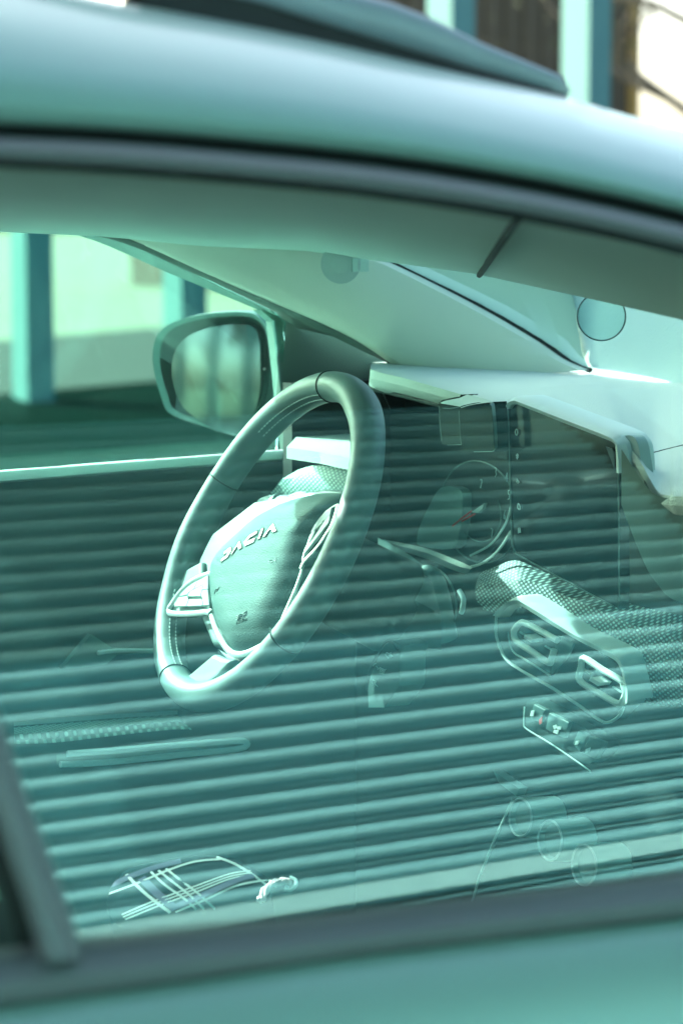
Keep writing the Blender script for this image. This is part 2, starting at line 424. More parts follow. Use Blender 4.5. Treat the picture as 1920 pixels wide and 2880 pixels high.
# roof skin across to the driver side, stopping at the windscreen header
cut = len(prow[0]) - 4
rr = []
for f, dz in ((0.028, -.005), (.1, .0), (.3, .012), (.5, .016), (.7, .012), (.9, .0), (1.0, -.008), (1.06, -.012), (1.09, -.022)):
    rw = []
    for i, p in enumerate(prow[-1][:cut]):
        sheer = .27 * min(1, max(0, (p[0] + .75) / .6)) * f
        rw.append(p + np.array([sheer, f, dz - sheer * .14]))
    rr.append(rw)
MB().loft(rr).build('roof', PAINT, car)
s.build('rubber_seal', RUBDARK, side)
st = MB().loft([R3(T_strip_lo, -.606), R3(sh(T_glass, -26), -.622), R3(sh(T_glass, -50), -.628), R3(sh(T_glass, -76), -.620), R3(T_strip_hi, -.600)])
st.build('window_trim', RUBBER, side)
# roof rail
rt = [(400, -170), (700, -92), (1076, 0), (1200, 48), (1327, 112), (1450, 162), (1572, 213), (1600, 262)]
rb = [(400, -60), (722, 14), (960, 90), (1120, 138), (1327, 200), (1450, 233), (1572, 266), (1600, 272)]
xx = np.linspace(400, 1594, 40)
yt = np.interp(xx, *zip(*rt)); yb = np.interp(xx, *zip(*rb))
cen = [at(a, (b + c) / 2, ('y', -.47)) for a, b, c in zip(xx, yt, yb)]; rad = [abs(c - b) / 2 / FPX * 1.32 + .0006 for b, c in zip(yt, yb)]
pre = [cen[0] + np.array([-1.2 + .3 * k, 0, -.03 + .012 * k]) for k in range(4)]
rail = MB().tube(pre + cen, [rad[0]] * 4 + rad, 14, ref=(0, 0, 1), flat=1.0).build('roof_rail', RAIL, car)
gx = np.linspace(400, 1592, 40); gb = np.interp(gx, *zip(*rb)); gs = np.interp(gx, *zip(*T_sil))
MB().loft([[at(a, b_ - 6, ('y', -.478)) for a, b_ in zip(gx, gb)], [at(a, max(b_, c) + 9, ('y', -.486)) for a, b_, c in zip(gx, gb, gs)], [at(a, max(b_, c) + 9, ('y', -.486)) + np.array([0, .02, 0]) for a, b_, c in zip(gx, gb, gs)], [at(a, b_ - 6, ('y', -.478)) + np.array([0, .02, 0]) for a, b_ in zip(gx, gb)]]).build('rail_shadow_strip', RUBDARK, rail)  # dark strip put in for the shadow gap under the rail
# headliner, with the sun visor seam
hn = row(sh(T_glass, -26), -.572)
hb_px = [(-300, 640), (0, 652), (300, 666), (560, 692), (860, 706), (1080, 736), (1340, 771), (1700, 850), (1920, 901), (2300, 1010)]
hb_y = [.58, .58, .58, .58, .57, .44, .25, -.03, -.20, -.45]
hf = []
for a in PXG:
    hf.append(at(a, np.interp(a, *zip(*hb_px)), ('y', float(np.interp(a, [p[0] for p in hb_px], hb_y)))))
mid1 = [a * .66 + b * .34 + np.array([0, 0, .008]) for a, b in zip(hn, hf)]; mid2 = [a * .33 + b * .67 + np.array([0, 0, .008]) for a, b in zip(hn, hf)]
back = lambda P, k: [P[0] + np.array([-1.2, 0, -.02])] + P
hl = MB().loft([back(P, 0) for P in (hn, mid1, mid2, hf, [p + np.array([.012, .012, .025]) for p in hf])]).build('headliner', LINER, car)
seam = []
for f in np.linspace(0, 1, 12):
    a_, b_ = (1462, 585), (1347, 762); q = (a_[0] + (b_[0] - a_[0]) * f, a_[1] + (b_[1] - a_[1]) * f)
    # nearest distance to the liner: interpolate between near and far edge depth
    seam.append(q)
def on_liner(px, py):
    yn = np.interp(px, *zip(*sh(T_glass, -26))); yf = np.interp(px, *zip(*hb_px)); yfar = np.interp(px, [p[0] for p in hb_px], hb_y)
    best = None
    for yy in np.linspace(-.57, yfar, 160):
        p = at(px, py, ('y', yy)); # surface height at this y along the loft
        f = (yy + .572) / (yfar + .572)
        a = at(px, yn, ('y', -.572)); b = at(px, yf, ('y', yfar)); zz = a[2] * (1 - f) + b[2] * f + (.008 if 0.1 < f < .9 else .004)
        e = abs(p[2] - zz)
        if best is None or e < best[0]: best = (e, p)
    return best[1]
MB().tube([on_liner(*q) - np.array([0, 0, .004]) for q in seam], .003, 6).build('visor_seam', GAP, hl)

# ---- near door: curved glass, sill strip, body skin
R_GL = 1.1
p0 = np.array([-.72, 1.0]); p1 = np.array([-.60, 1.335]); mm = (p0 + p1) / 2; c_ = p1 - p0; L_ = np.linalg.norm(c_)
cenG = mm + np.array([c_[1], -c_[0]]) / L_ * math.sqrt(R_GL ** 2 - L_ * L_ / 4)
def gy(z, r=R_GL): return cenG[0] - math.sqrt(r * r - (z - cenG[1]) ** 2)
door = MB()
Vg = []; Fg = []; nx, nz = 44, 70
xs_ = np.linspace(-.80, .60, nx)
def ztop(x): return float(np.interp(x, [p[0] for p in r_glass], [p[2] for p in r_glass])) + .006
zs = lambda x: np.linspace(.955, max(.99, ztop(x)), nz)
rows_o = [[(x, gy(z), z) for z in zs(x)] for x in xs_]; rows_i = [[(x, gy(z) + .004, z) for z in zs(x)] for x in xs_]
g = MB().loft(rows_o); no_ = len(g.F); g.loft(rows_i)
pdoor = bpy.data.objects.new('passenger_door', None)
# door body skin
T_up = [(-300, 2690), (0, 2668), (245, 2641), (500, 2612), (857, 2578), (1347, 2518), (1920, 2452), (2300, 2405)]
T_lo = [(-300, 2870), (0, 2832), (500, 2764), (957, 2694), (1400, 2640), (1920, 2580), (2300, 2532)]
def lrow(tab, yv): return row(tab, yv)
def longx(P):
    a, b = P[0], P[-1]; return [a + np.array([-1.2, .0, .03])] + P + [b + np.array([.4, 0, -.01]), b + np.array([.9, .03, -.03])]
def lerp_t(f): return [(x, np.interp(x, *zip(*T_up)) * (1 - f) + np.interp(x, *zip(*T_lo)) * f) for x in sorted(set([p[0] for p in T_up] + [p[0] for p in T_lo]))]
lo_paint = longx(lrow(sh(T_lo, 4), -.752))
skin = [lo_paint, [p + np.array([0, -.012, -.006]) for p in lo_paint], [p + np.array([0, -.030, -.035]) for p in lo_paint],
        [p + np.array([0, -.045, -.10]) for p in lo_paint], [p + np.array([0, -.055, -.2]) for p in lo_paint], [p + np.array([0, -.04, -.45]) for p in lo_paint], [p + np.array([0, .03, -.7]) for p in lo_paint]]
dr = MB().loft(skin).build('passenger_door', PAINT, car)
sil = MB().loft([longx(lrow(sh(T_up, 60), -.712)), longx(lrow(lerp_t(0), -.722)), longx(lrow(lerp_t(.12), -.738)), longx(lrow(lerp_t(.35), -.752)), longx(lrow(lerp_t(.62), -.758)), longx(lrow(lerp_t(.85), -.755)), longx(lrow(lerp_t(1.0), -.748)), longx(lrow(sh(T_lo, 14), -.738))])
sil.build('window_sill_trim', RUBBER, dr)
bk = [p + np.array([0, .085, .03]) for p in lo_paint]
MB().loft([[p + np.array([0, .075, .0]) for p in lo_paint], [p + np.array([0, .085, -.1]) for p in lo_paint], [p + np.array([0, .085, -.62]) for p in lo_paint]]).build('door_lining', PLASTIC, dr)
gl = g.build('side_window', [G_OUT, G_IN], dr)
for f in gl.data.polygons: f.material_index = 0 if f.index < no_ else 1
# near B-pillar: blue-grey cover, black channel, then rear door glass
def bpx(t, k): return np.array(t[0]) * (1 - k) + np.array(t[1]) * k
PA = [(-95, 1600), (-40, 1900), (10, 2020), (70, 2200), (150, 2420), (200, 2560), (245, 2700)]
PB = [(-300, 1600), (-230, 1900), (-120, 2060), (-60, 2180), (20, 2400), (75, 2560), (110, 2700)]
PC = [(-330, 1600), (-260, 1900), (-165, 2060), (-95, 2180), (-20, 2400), (30, 2560), (60, 2720)]
def ycol(py): return -.60 - .125 * (min(2700, py) - 540) / 2100
top3 = [[(-180, 440), (-170, 800), (-140, 1200)], [(-420, 440), (-400, 800), (-350, 1200)], [(-460, 440), (-430, 800), (-385, 1200)]]
rowsB = []
for tb, dy in ((top3[0] + PA, .02), (top3[0] + [(x - 12, y) for x, y in PA], -.012), ([(x - 60, y) for x, y in top3[0] + PA], -.020), ([(x + 30, y) for x, y in top3[1] + PB], -.018), (top3[1] + PB, -.008), (top3[1] + [(x - 2, y) for x, y in PB], .02)):
    rowsB.append(crom([at(x, y, ('y', ycol(y) - .012 + dy)) for x, y in tb], 4))
MB().loft(rowsB).build('door_pillar', RUBBER, car)
MB().loft([crom([at(x, y, ('y', ycol(y) + .012)) for x, y in top3[1] + PB], 4), crom([at(x - 50, y, ('y', ycol(y) + .012)) for x, y in top3[1] + PB], 4)]).build('pillar_channel', RUBDARK, car)
MB().loft([crom([at(x - 45, y, ('y', ycol(y) - .0)) for x, y in top3[1] + PB], 4), crom([at(x - 900, y - 10, ('y', ycol(y) + .004)) for x, y in top3[1] + PB], 4)]).build('rear_window', [G_OUT], car)

# ---- rear body shell, floor, far side
MB().box((-.5, 0, .28), (3.4, 1.42, .06)).build('floor_pan', PLASTIC, car, False)
rs = MB(); rs.box((-1.96, 0, .75), (.06, 1.4, .9)); rs.box((-1.45, .74, .66), (1.05, .06, .74))
rs.build('rear_body', PAINT, car)
# driver door
DY = .715
sillT = [(-500, 1362), (0, 1326), (400, 1296), (800, 1266), (1000, 1252)]
sillL = [(-500, 1392), (0, 1353), (400, 1321), (800, 1290), (1000, 1275)]
def rowp(tab, plane, n=6): return crom(ats(tab, plane), n)
dd = MB().loft([rowp(sh(sillT, -2), ('y', .76)), rowp(sillT, ('y', DY)), rowp(sh(sillT, 14), ('y', DY - .006)), rowp(sillL, ('y', DY - .008)), rowp(sh(sillL, 6), ('y', DY + .004))])
ddo = MB().loft([rowp(sh(sillL, 4), ('y', DY + .003)), rowp(sh(sillL, 120), ('y', DY - .004)), rowp(sh(sillL, 420), ('y', DY - .02)), rowp(sh(sillL, 900), ('y', DY - .02)), rowp(sh(sillL, 1500), ('y', DY - .02)), rowp(sh(sillL, 2300), ('y', DY - .02))]).build('driver_door', PLASTIC, car)
dd.build('door_sill', mat('sill_plastic', (.40, .50, .48), .5, mottled=(10, .06)), ddo)
# outer skin of the driver door so the shell is closed
lx = [-1.0, -.5, 0, .5, 1.0, 1.5]
MB().loft([[(x, .80 + dy, z) for x in lx] for dy, z in ((-.03, 1.03), (.0, .99), (.03, .88), (.03, .6), (-.02, .3))]).build('door_skin', PAINT, ddo)
MB().loft([[(x, .72, 1.045) for x in lx[:3] + [.25]], [(x, .775, 1.03) for x in lx[:3] + [.25]]]).build('window_channel', RUBDARK, ddo)
# details on the driver door card
MB().prism(ats([(176, 1880), (258, 1784), (322, 1826), (432, 1828), (432, 1838), (330, 1842), (300, 1868), (215, 1880)], ('y', DY - .03)), (0, .02, 0)).build('door_handle', MIDPL, ddo, False)
MB().tube(rowp([(275, 1836), (330, 1830), (440, 1830), (520, 1832)], ('y', DY - .035)), .0024, 6).build('handle_trim', SATIN2, ddo)
MB().loft([rowp([(40, 2046), (150, 2036), (330, 2022), (480, 2012), (506, 2016)], ('y', .66)), rowp([(40, 2064), (150, 2058), (330, 2043), (480, 2030), (516, 2032)], ('y', .63)), rowp([(40, 2092), (160, 2088), (330, 2068), (480, 2052), (540, 2052)], ('y', .625))]).build('armrest_cloth', ARMMESH, ddo)
MB().loft([rowp([(40, 2030), (150, 2016), (330, 2006), (500, 1996)], ('y', .70)), rowp([(40, 2042), (150, 2034), (330, 2020), (500, 2010)], ('y', .655))]).build('armrest_edge', MIDPL, ddo)
MB().tube(crom(ats([(170, 2150), (330, 2142), (520, 2122), (660, 2108), (694, 2098), (690, 2086), (660, 2084), (500, 2096), (330, 2110), (190, 2120)], ('y', .60)), 5), .0035, 6).build('door_pull', SATIN2, ddo)
MB().loft([rowp([(160, 2122), (400, 2106), (680, 2088)], ('y', .61)), rowp([(160, 2150), (400, 2134), (690, 2108)], ('y', .61))]).build('pull_recess', TRIMDARK, ddo)
# far glass
fg = ats([(-500, 600), (226, 655), (480, 762), (735, 876), (770, 905), (815, 1268), (400, 1302), (0, 1334), (-500, 1370)], ('y', .70))
for p in fg: p[1] = .735 - .10 * (p[2] - 1.04) / .26
MB().prism(fg, (0, .004, 0)).build('driver_window', G_FAR, ddo, False)
# driver side windscreen pillar: outer frame, then the pale inner trim
L1 = [(-500, 560), (0, 640), (226, 664), (480, 770), (735, 876), (800, 915)]
L1b = [(-500, 580), (0, 640), (300, 664), (560, 770), (830, 890), (960, 952)]
L2 = [(-500, 600), (0, 630), (392, 684), (660, 806), (960, 936), (1115, 1034)]
pil = MB().loft([rowp(L1, ('y', .702)), rowp(L1b, ('y', .655)), rowp(sh(L1b, 6), ('y', .635)), rowp(L2, ('y', .62))]).build('windscreen_pillar', TRIMDARK, car)
MB().tube(rowp([(440, 690), (700, 806), (960, 925)], ('y', .64)), .004, 6).build('pillar_seal', RUBDARK, pil)
L3 = [(700, 560), (1080, 728), (1330, 852), (1500, 950), (1590, 1010), (1660, 1040)]
L2c = [(100, 560), (392, 684), (660, 806), (960, 936), (1115, 1034), (1180, 1080)]
def mixrow(f, yv): return rowp([(a[0] * (1 - f) + b_[0] * f, a[1] * (1 - f) + b_[1] * f) for a, b_ in zip(L2c, L3)], ('y', yv))
MB().loft([mixrow(0, .622), mixrow(.05, .606), mixrow(.22, .590), mixrow(.5, .578), mixrow(.8, .575), mixrow(.94, .578), mixrow(1, .59)]).build('pillar_trim', TRIMPALE, pil)
MB().tube(rowp(L3, ('y', .592)), .0042, 6).build('windscreen_seal', RUBDARK, pil)
# roof outside edge above the driver door, shading the wheel as the real one does
MB().loft([rowp(sh(L1, -3), ('y', .703)), rowp(sh(L2c[:1] + L2, -22), ('y', .665)) if 0 else rowp(sh(L1, -16), ('y', .69)), [p + np.array([.01, 0, .012]) for p in rowp(L2, ('y', .64))], [p + np.array([.0, .006, -.002]) for p in rowp([(500, 640), (1000, 700), (1330, 852), (1500, 950), (1590, 1010), (1660, 1040)], ('y', .605))]]).build('pillar_skin', PAINT, pil)
# dark quarter panel behind the mirror
qp = ats([(735, 872), (800, 884), (960, 930), (1120, 1034), (1150, 1080), (1040, 1130), (960, 1260), (812, 1268), (772, 905)], ('y', .69))
MB().prism(qp, (0, .02, 0)).build('mirror_quarter_panel', TRIMDARK, ddo, False)
MB().tube(ats([(770, 900), (790, 1080), (812, 1262)], ('y', .688)), .0022, 6).build('glass_channel', MIDPL, ddo)
# sun visor clip on the headliner
hc = at(958, 742, ('y', .50))
MB().lathe(hc, ray(958, 742) * -1, [(-.01, .021), (.0, .021), (.004, .0085), (.006, .010)], 24).build('grab_clip', SATIN2, hl)
MB().box(at(1000, 745, ('y', .5)), (.02, .02, .014)).build('clip_mount', LINER, hl)

# ---- side mirror
mn = np.array([-.90, -.42, .06]); mn /= np.linalg.norm(mn); mc = at(600, 1040, ('y', .93))
PLm = (mn, mc); PLb = (mn, mc - mn * .075)
mo = [(433, 1000), (442, 950), (470, 915), (530, 890), (610, 876), (690, 873), (735, 884), (762, 920), (776, 1000), (786, 1100), (780, 1190), (720, 1228), (640, 1222), (560, 1196), (480, 1165), (455, 1110), (438, 1050)]
outer = crom(ats(mo, PLm), 4, True); cM = np.mean(outer, 0)
shr = lambda P, k, d: [cM + (p - cM) * k - mn * d for p in P]
smr = car_m = MB().loft([a + [a[0]] for a in (shr(outer, .90, -.0), shr(outer, .97, -.006), shr(outer, 1.0, .004), shr(outer, .995, .03), shr(outer, .93, .06), shr(outer, .75, .085), shr(outer, .4, .10), shr(outer, .02, .103))]).build('side_mirror', mat('mirror_housing', (.12, .19, .17), .45), car)
mg = [(492, 1040), (503, 985), (540, 945), (600, 922), (680, 912), (722, 922), (738, 960), (741, 1030), (738, 1110), (710, 1190), (660, 1222), (590, 1196), (530, 1150), (502, 1100)]
gi = crom(ats(mg, (mn, mc + mn * .002)), 4, True)
gc = np.mean(gi, 0); grow = []
for k in (1, .85, .7, .55, .4, .25, .1, .005): grow.append([gc + (p - gc) * k + mn * (.003 - ((np.linalg.norm(p - gc) * k) ** 2 - .0) / (2 * 1.0) + .006) for p in gi])
grow = [[p - mn * .006 for p in grow[0]]] + grow
MB().loft([q + [q[0]] for q in grow]).build('mirror_glass', MIRROR, smr)
inn = crom(ats(mg, (mn, mc + mn * .001)), 4, True)
bz = MB().loft([shr(outer, .905, .0) + [shr(outer, .905, .0)[0]], [p - mn * .012 for p in inn] + [inn[0] - mn * .012]]); bz.build('mirror_bezel', mat('mirror_bezel_plastic', (.03, .05, .045), .5), smr)
MB().tube([at(770, 1190, PLm) - mn * .03, np.array([.34, .80, 1.05])], .022, 10).build('mirror_arm', PLASTIC, smr)

# ---- windscreen and bonnet
def edge_curve(a, b_, bow, n=40):
    a = np.array(a); b_ = np.array(b_); return [a * (1 - f) + b_ * f + np.array([bow * 4 * f * (1 - f), 0, 0]) for f in np.linspace(0, 1, n)]
wl_ = crom(ats([(1660, 1042), (1590, 1012), (1500, 951), (1330, 853), (1080, 729), (900, 640)], ('y', .594)), 3)
wr0, wr1 = np.array([.52, -.66, 1.05]), np.array([-.12, -.56, 1.31]); wrows = []
for i, a in enumerate(wl_):
    f = i / (len(wl_) - 1); wrows.append(edge_curve(a, wr0 * (1 - f) + wr1 * f, .09 * (1 - f) + .05 * f))
wb, wt = wrows[0], wrows[-1]; mid = wrows[len(wrows) // 2]
ws = MB().loft(wrows).build('windscreen', G_WS, car)
dn = np.array([-.55, -.1, .83]); dn /= np.linalg.norm(dn)
MB().lathe(at(1690, 890, ('y', .12)), -ray(1690, 890), [(0, .022), (.002, .022)], 32).build('sensor_cover', glass_mat('sensor_film', (.80, .90, .89)), ws)
sc3 = at(1690, 890, ('y', .12)); MB().tube([sc3 + right * math.cos(a) * .0225 + up * math.sin(a) * .0225 for a in np.linspace(0, 2 * math.pi, 41)[:-1]], .0008, 5, closed=True).build('sensor_ring', MIDPL, ws)
bn = []
for f in np.linspace(0, 1, 9):
    bn.append([np.array([.66 + 1.05 * f, y, 1.06 - .02 * (abs(y) / .7) ** 2 - .10 * f - .12 * f ** 4]) + np.array([-.05 * (abs(y) / .7) ** 2, 0, -.015]) for y in np.linspace(-.74, .74, 15)])
MB().loft(bn).build('bonnet', PAINT, car)
wl = MB(); wl.tube([np.array([.66, .55, 1.085]), np.array([.64, .2, 1.10]), np.array([.62, -.15, 1.10])], .007, 6); wl.build('wiper', RUBDARK, ws)
# near windscreen pillar inner cover comes with roof_side; bonnet sides and front
MB().loft([[np.array([x, sy * .76, z]) for x in (.6, 1.1, 1.7)] for sy, z in ((-1, .98), (-1, .3))]).build('front_wing', PAINT, car)
MB().loft([[np.array([x, sy * .76, z]) for x in (.6, 1.1, 1.7)] for sy, z in ((1, .98), (1, .3))]).build('front_wing', PAINT, car)
MB().box((1.72, 0, .6), (.08, 1.5, .6)).build('bumper', PAINT, car)
for wx in (-1.35, 1.15):
    for wy in (-.74, .74):
        wh = MB().lathe((wx, wy - .1 * np.sign(wy), .31), (0, np.sign(wy), 0), [(0, .2), (0, .31), (.03, .325), (.17, .325), (.2, .31), (.2, .2), (.17, .19)], 36).build('wheel', RUBDARK, car)
        MB().lathe((wx, wy - .1 * np.sign(wy), .31), (0, np.sign(wy), 0), [(.05, .2), (.17, .2), (.18, .12), (.17, .02)], 24).build('wheel_rim', SATIN, wh)

# ================================================================== DASHBOARD
dash_front = [(1040, 1050, .22), (1052, 1046, .215), (1120, 1060, .215), (1200, 1082, .215), (1300, 1110, .215), (1440, 1146, .215), (1600, 1200, .21), (1760, 1262, .205), (1800, 1300, .20), (1822, 1340, .19), (1850, 1384, .18), (1880, 1394, .175), (1930, 1396, .17), (2300, 1400, .16)]
dash_far = [(1044, 1038, .26), (1058, 1026, .33), (1150, 1023, .40), (1250, 1021, .45), (1340, 1021, .48), (1450, 1024, .53), (1560, 1034, .56), (1640, 1041, .58), (1700, 1046, .60), (1760, 1050, .61), (1830, 1054, .62), (1880, 1058, .62), (1930, 1060, .62), (2300, 1072, .62)]
A = crom([at(a, b_, ('x', c)) for a, b_, c in dash_front], 4); Bf = crom([at(a, b_, ('x', c)) for a, b_, c in dash_far], 4)
drows = []
for f, hgt in ((0, 0), (.02, .002), (.25, .004), (.5, .006), (.75, .005), (1, 0)):
    drows.append([a * (1 - f) + b_ * f + np.array([0, 0, hgt * 1.0]) for a, b_ in zip(A, Bf)])
lip = [a + np.array([.002, 0, -.0025 * 1]) for a in A]
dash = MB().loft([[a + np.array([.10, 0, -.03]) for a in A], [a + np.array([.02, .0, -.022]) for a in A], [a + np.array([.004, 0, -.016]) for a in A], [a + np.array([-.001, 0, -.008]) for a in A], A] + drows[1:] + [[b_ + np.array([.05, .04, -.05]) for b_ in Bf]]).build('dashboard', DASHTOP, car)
MB().tube(crom([at(a, b_, ('x', .235)) for a, b_ in [(1044, 1078), (1060, 1084), (1120, 1094), (1180, 1108), (1240, 1126), (1330, 1150), (1430, 1176)]], 4), .0036, 8).build('dash_lip', SATIN2, dash)
MB().tube(crom([at(a, b_, ('x', .25)) for a, b_ in [(1042, 1090), (1120, 1106), (1240, 1138)]], 4), .004, 8).build('dash_underlip', PLASTIC, dash)
# thin panel seam on the passenger side
from mathutils.bvhtree import BVHTree
bvd = BVHTree.FromPolygons([tuple(v.co) for v in dash.data.vertices], [tuple(p.vertices) for p in dash.data.polygons])
def ondash(px, py):
    h = bvd.ray_cast(Vector(CAM), Vector(ray(px, py))); return (np.array(h[0]) if h[0] is not None else at(px, py, ('x', .2))) - ray(px, py) * .0003
MB().tube([ondash(a, b_) for a, b_ in crom([np.array(q) for q in [(1803, 1274), (1825, 1275), (1870, 1264), (1935, 1248)]], 4)], .0006, 5).build('panel_seam', GAP, dash)
# back wall of the cluster recess and lower dashboard
pf = ('x', .34)
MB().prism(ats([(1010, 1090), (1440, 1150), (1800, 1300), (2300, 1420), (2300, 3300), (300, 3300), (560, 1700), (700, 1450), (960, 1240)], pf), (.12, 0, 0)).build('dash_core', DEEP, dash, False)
# near passenger-side dash face, in shade
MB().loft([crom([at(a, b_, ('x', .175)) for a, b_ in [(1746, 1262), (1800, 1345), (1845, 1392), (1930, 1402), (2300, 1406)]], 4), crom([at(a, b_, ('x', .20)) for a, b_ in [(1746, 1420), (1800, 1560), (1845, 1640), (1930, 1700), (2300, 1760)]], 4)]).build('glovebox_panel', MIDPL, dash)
# driver side end of the dash: lit shelf, shaded lip, woven speaker panel
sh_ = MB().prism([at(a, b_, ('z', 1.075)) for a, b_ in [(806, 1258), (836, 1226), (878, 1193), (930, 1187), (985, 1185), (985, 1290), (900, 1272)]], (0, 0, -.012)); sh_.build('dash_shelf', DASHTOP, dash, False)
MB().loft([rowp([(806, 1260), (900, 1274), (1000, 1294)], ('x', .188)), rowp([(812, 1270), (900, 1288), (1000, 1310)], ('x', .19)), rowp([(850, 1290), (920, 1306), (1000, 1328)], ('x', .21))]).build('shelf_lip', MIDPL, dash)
MB().loft([rowp([(838, 1322), (880, 1310), (930, 1312), (1030, 1326)], ('x', .185)), rowp([(792, 1348), (850, 1340), (920, 1344), (1030, 1360)], ('x', .178)), rowp([(762, 1386), (830, 1386), (920, 1392), (1030, 1400)], ('x', .178)), rowp([(770, 1430), (840, 1432), (920, 1434), (1030, 1440)], ('x', .185))]).build('woven_panel', MESH2, dash)
# centre woven trim around the vents
tr_rows = [[(1338, 1640), (1352, 1612), (1392, 1594), (1450, 1576), (1520, 1604), (1640, 1652), (1780, 1700), (1930, 1735), (2200, 1800)],
           [(1334, 1660), (1350, 1646), (1400, 1640), (1460, 1630), (1530, 1650), (1650, 1700), (1790, 1760), (1930, 1800), (2200, 1870)],
           [(1340, 1690), (1360, 1690), (1410, 1690), (1480, 1690), (1560, 1740), (1680, 1800), (1800, 1850), (1930, 1880), (2200, 1950)],
           [(1360, 1716), (1380, 1720), (1430, 1740), (1520, 1780), (1620, 1850), (1730, 1930), (1820, 1980), (1930, 1990), (2200, 2040)]]
MB().loft([rowp(r_, ('x', x_)) for r_, x_ in zip(tr_rows, (.285, .262, .258, .262))]).build('woven_trim', MESH, dash)
# vent bezel
def z6(l): return [(1340 + a / 2.703, 1640 + b_ / 2.703) for a, b_ in l]
VX = ('x', .245)
band_o = z6([(150, 222), (205, 168), (280, 112), (350, 92), (420, 112), (600, 222), (800, 350), (1000, 445), (1130, 512), (1182, 575), (1205, 680), (1228, 800), (1238, 880)])
band_i = z6([(165, 262), (225, 190), (275, 162), (315, 160), (365, 190), (560, 312), (740, 420), (930, 520), (1050, 590), (1088, 650), (1112, 740), (1132, 840), (1120, 930)])
bo = crom(ats(band_o, VX), 4); bi = crom(ats(band_i, ('x', .238)), 4)
MB().loft([[p + np.array([.03, 0, 0]) for p in bo], bo, [a * .5 + b_ * .5 + np.array([-.006, 0, 0]) for a, b_ in zip(bo, bi)], bi, [p + np.array([.03, 0, 0]) for p in bi]]).build('vent_bezel', SATIN2, dash)
MB().tube(crom(ats(z6([(152, 222), (145, 380), (180, 500), (225, 580), (330, 660), (560, 790), (760, 920), (930, 1040), (1000, 1058), (1080, 1010), (1115, 940)]), VX), 5), .0016, 6).build('bezel_edge', SATIN2, dash)
MB().tube(crom(ats(z6([(238, 370), (250, 450), (285, 530), (400, 600), (555, 702)]), VX), 5), .0010, 6).build('bezel_edge', SATIN2, dash)
bb = ats(z6([(160, 260), (300, 170), (700, 400), (1080, 620), (1130, 850), (1110, 940), (1000, 1050), (560, 780), (230, 580), (150, 400)]), ('x', .2525))
MB().prism(bb, (.02, 0, 0)).build('vent_panel', PLASTIC, dash, False)
for i, (loop, knob, fin, hid) in enumerate([
    ([(612, 436), (480, 362), (365, 303), (325, 308), (292, 345), (280, 388), (308, 446), (430, 528), (548, 606), (566, 575), (588, 508)], [(362, 392), (424, 428), (414, 452), (354, 416)], [((330, 372), (360, 392)), ((520, 478), (580, 512))], 0),
    ([(1098, 742), (950, 655), (812, 570), (792, 640), (780, 738), (900, 820), (1068, 914), (1110, 888), (1130, 830), (1112, 770)], [(862, 716), (935, 758), (918, 782), (850, 740)], [((818, 655), (865, 690)), ((1035, 788), (1100, 830))], 1)]):
    VM = mat('vent_outline', (.86, .93, .91), .45)
    v = MB().tube(crom(ats(z6(loop), ('x', .243)), 4, hid == 1), .0034, 8, closed=(hid == 1)).build('air_vent', VM, dash)
    v['label'] = ['left air vent with pale outline, nearer the wheel', 'right air vent with pale outline'][i]
    fb = MB()
    cen2 = np.mean(ats(z6(loop), ('x', .252)), 0)
    for k in range(-2, 3):
        L0 = ats(z6(loop), ('x', .256)); ymin = min(p[1] for p in L0); ymax = max(p[1] for p in L0)
    # knob on the vent
    MB().prism(ats(z6(knob), ('x', .236)), (.014, 0, 0)).build('vent_slider', VM, dash)
    for a, b_ in fin: MB().tube(ats(z6([a, b_]), ('x', .25)), .0012, 6).build('vent_fin', SATIN2, dash)
MB().prism(ats(z6([(612, 400), (735, 455), (690, 560), (560, 705), (585, 520)]), ('x', .25)), (.01, 0, 0)).build('vent_divider', MIDPL, dash, False)
# button row under the vents
br = ats(z6([(365, 960), (380, 900), (420, 880), (640, 1000), (980, 1200), (985, 1260), (930, 1330), (850, 1380), (700, 1320), (370, 1100)]), ('x', .255))
MB().prism(br, (.015, 0, 0)).build('button_panel', PLASTIC, dash, False)
MB().tube(crom(ats(z6([(362, 940), (358, 1060), (380, 1110), (560, 1220), (780, 1370), (860, 1430)]), ('x', .25)), 4), .0008, 5).build('panel_edge', SATIN2, dash)
for q in ([(430, 920), (520, 965), (480, 1060), (400, 1030)], [(545, 985), (700, 1060), (660, 1180), (520, 1110)], [(770, 1120), (840, 1160), (780, 1290), (725, 1220)], [(850, 1165), (965, 1210), (900, 1340), (795, 1290)]):
    bevel(MB().prism(ats(z6(q), ('x', .250)), (.006, 0, 0)).build('switch', MIDPL, dash, False), .001)
# switch symbols
for q in ([(412, 970), (435, 965), (428, 1010), (402, 1010)], [(575, 1085), (600, 1075), (610, 1100), (585, 1110)], [(610, 1090), (638, 1092), (632, 1115), (608, 1112)], [(585, 1115), (620, 1122), (610, 1148), (578, 1135)], [(750, 1200), (778, 1196), (768, 1226), (742, 1230)], [(825, 1262), (858, 1250), (850, 1285), (822, 1290)]):
    MB().prism(ats(z6(q), ('x', .2482)), (.001, 0, 0)).build('switch_symbol', WHITE, dash, False)
MB().prism(ats(z6([(470, 1040), (495, 1015), (490, 1065), (475, 1075)]), ('x', .2485)), (.001, 0, 0)).build('warning_triangle', RED, dash, False)
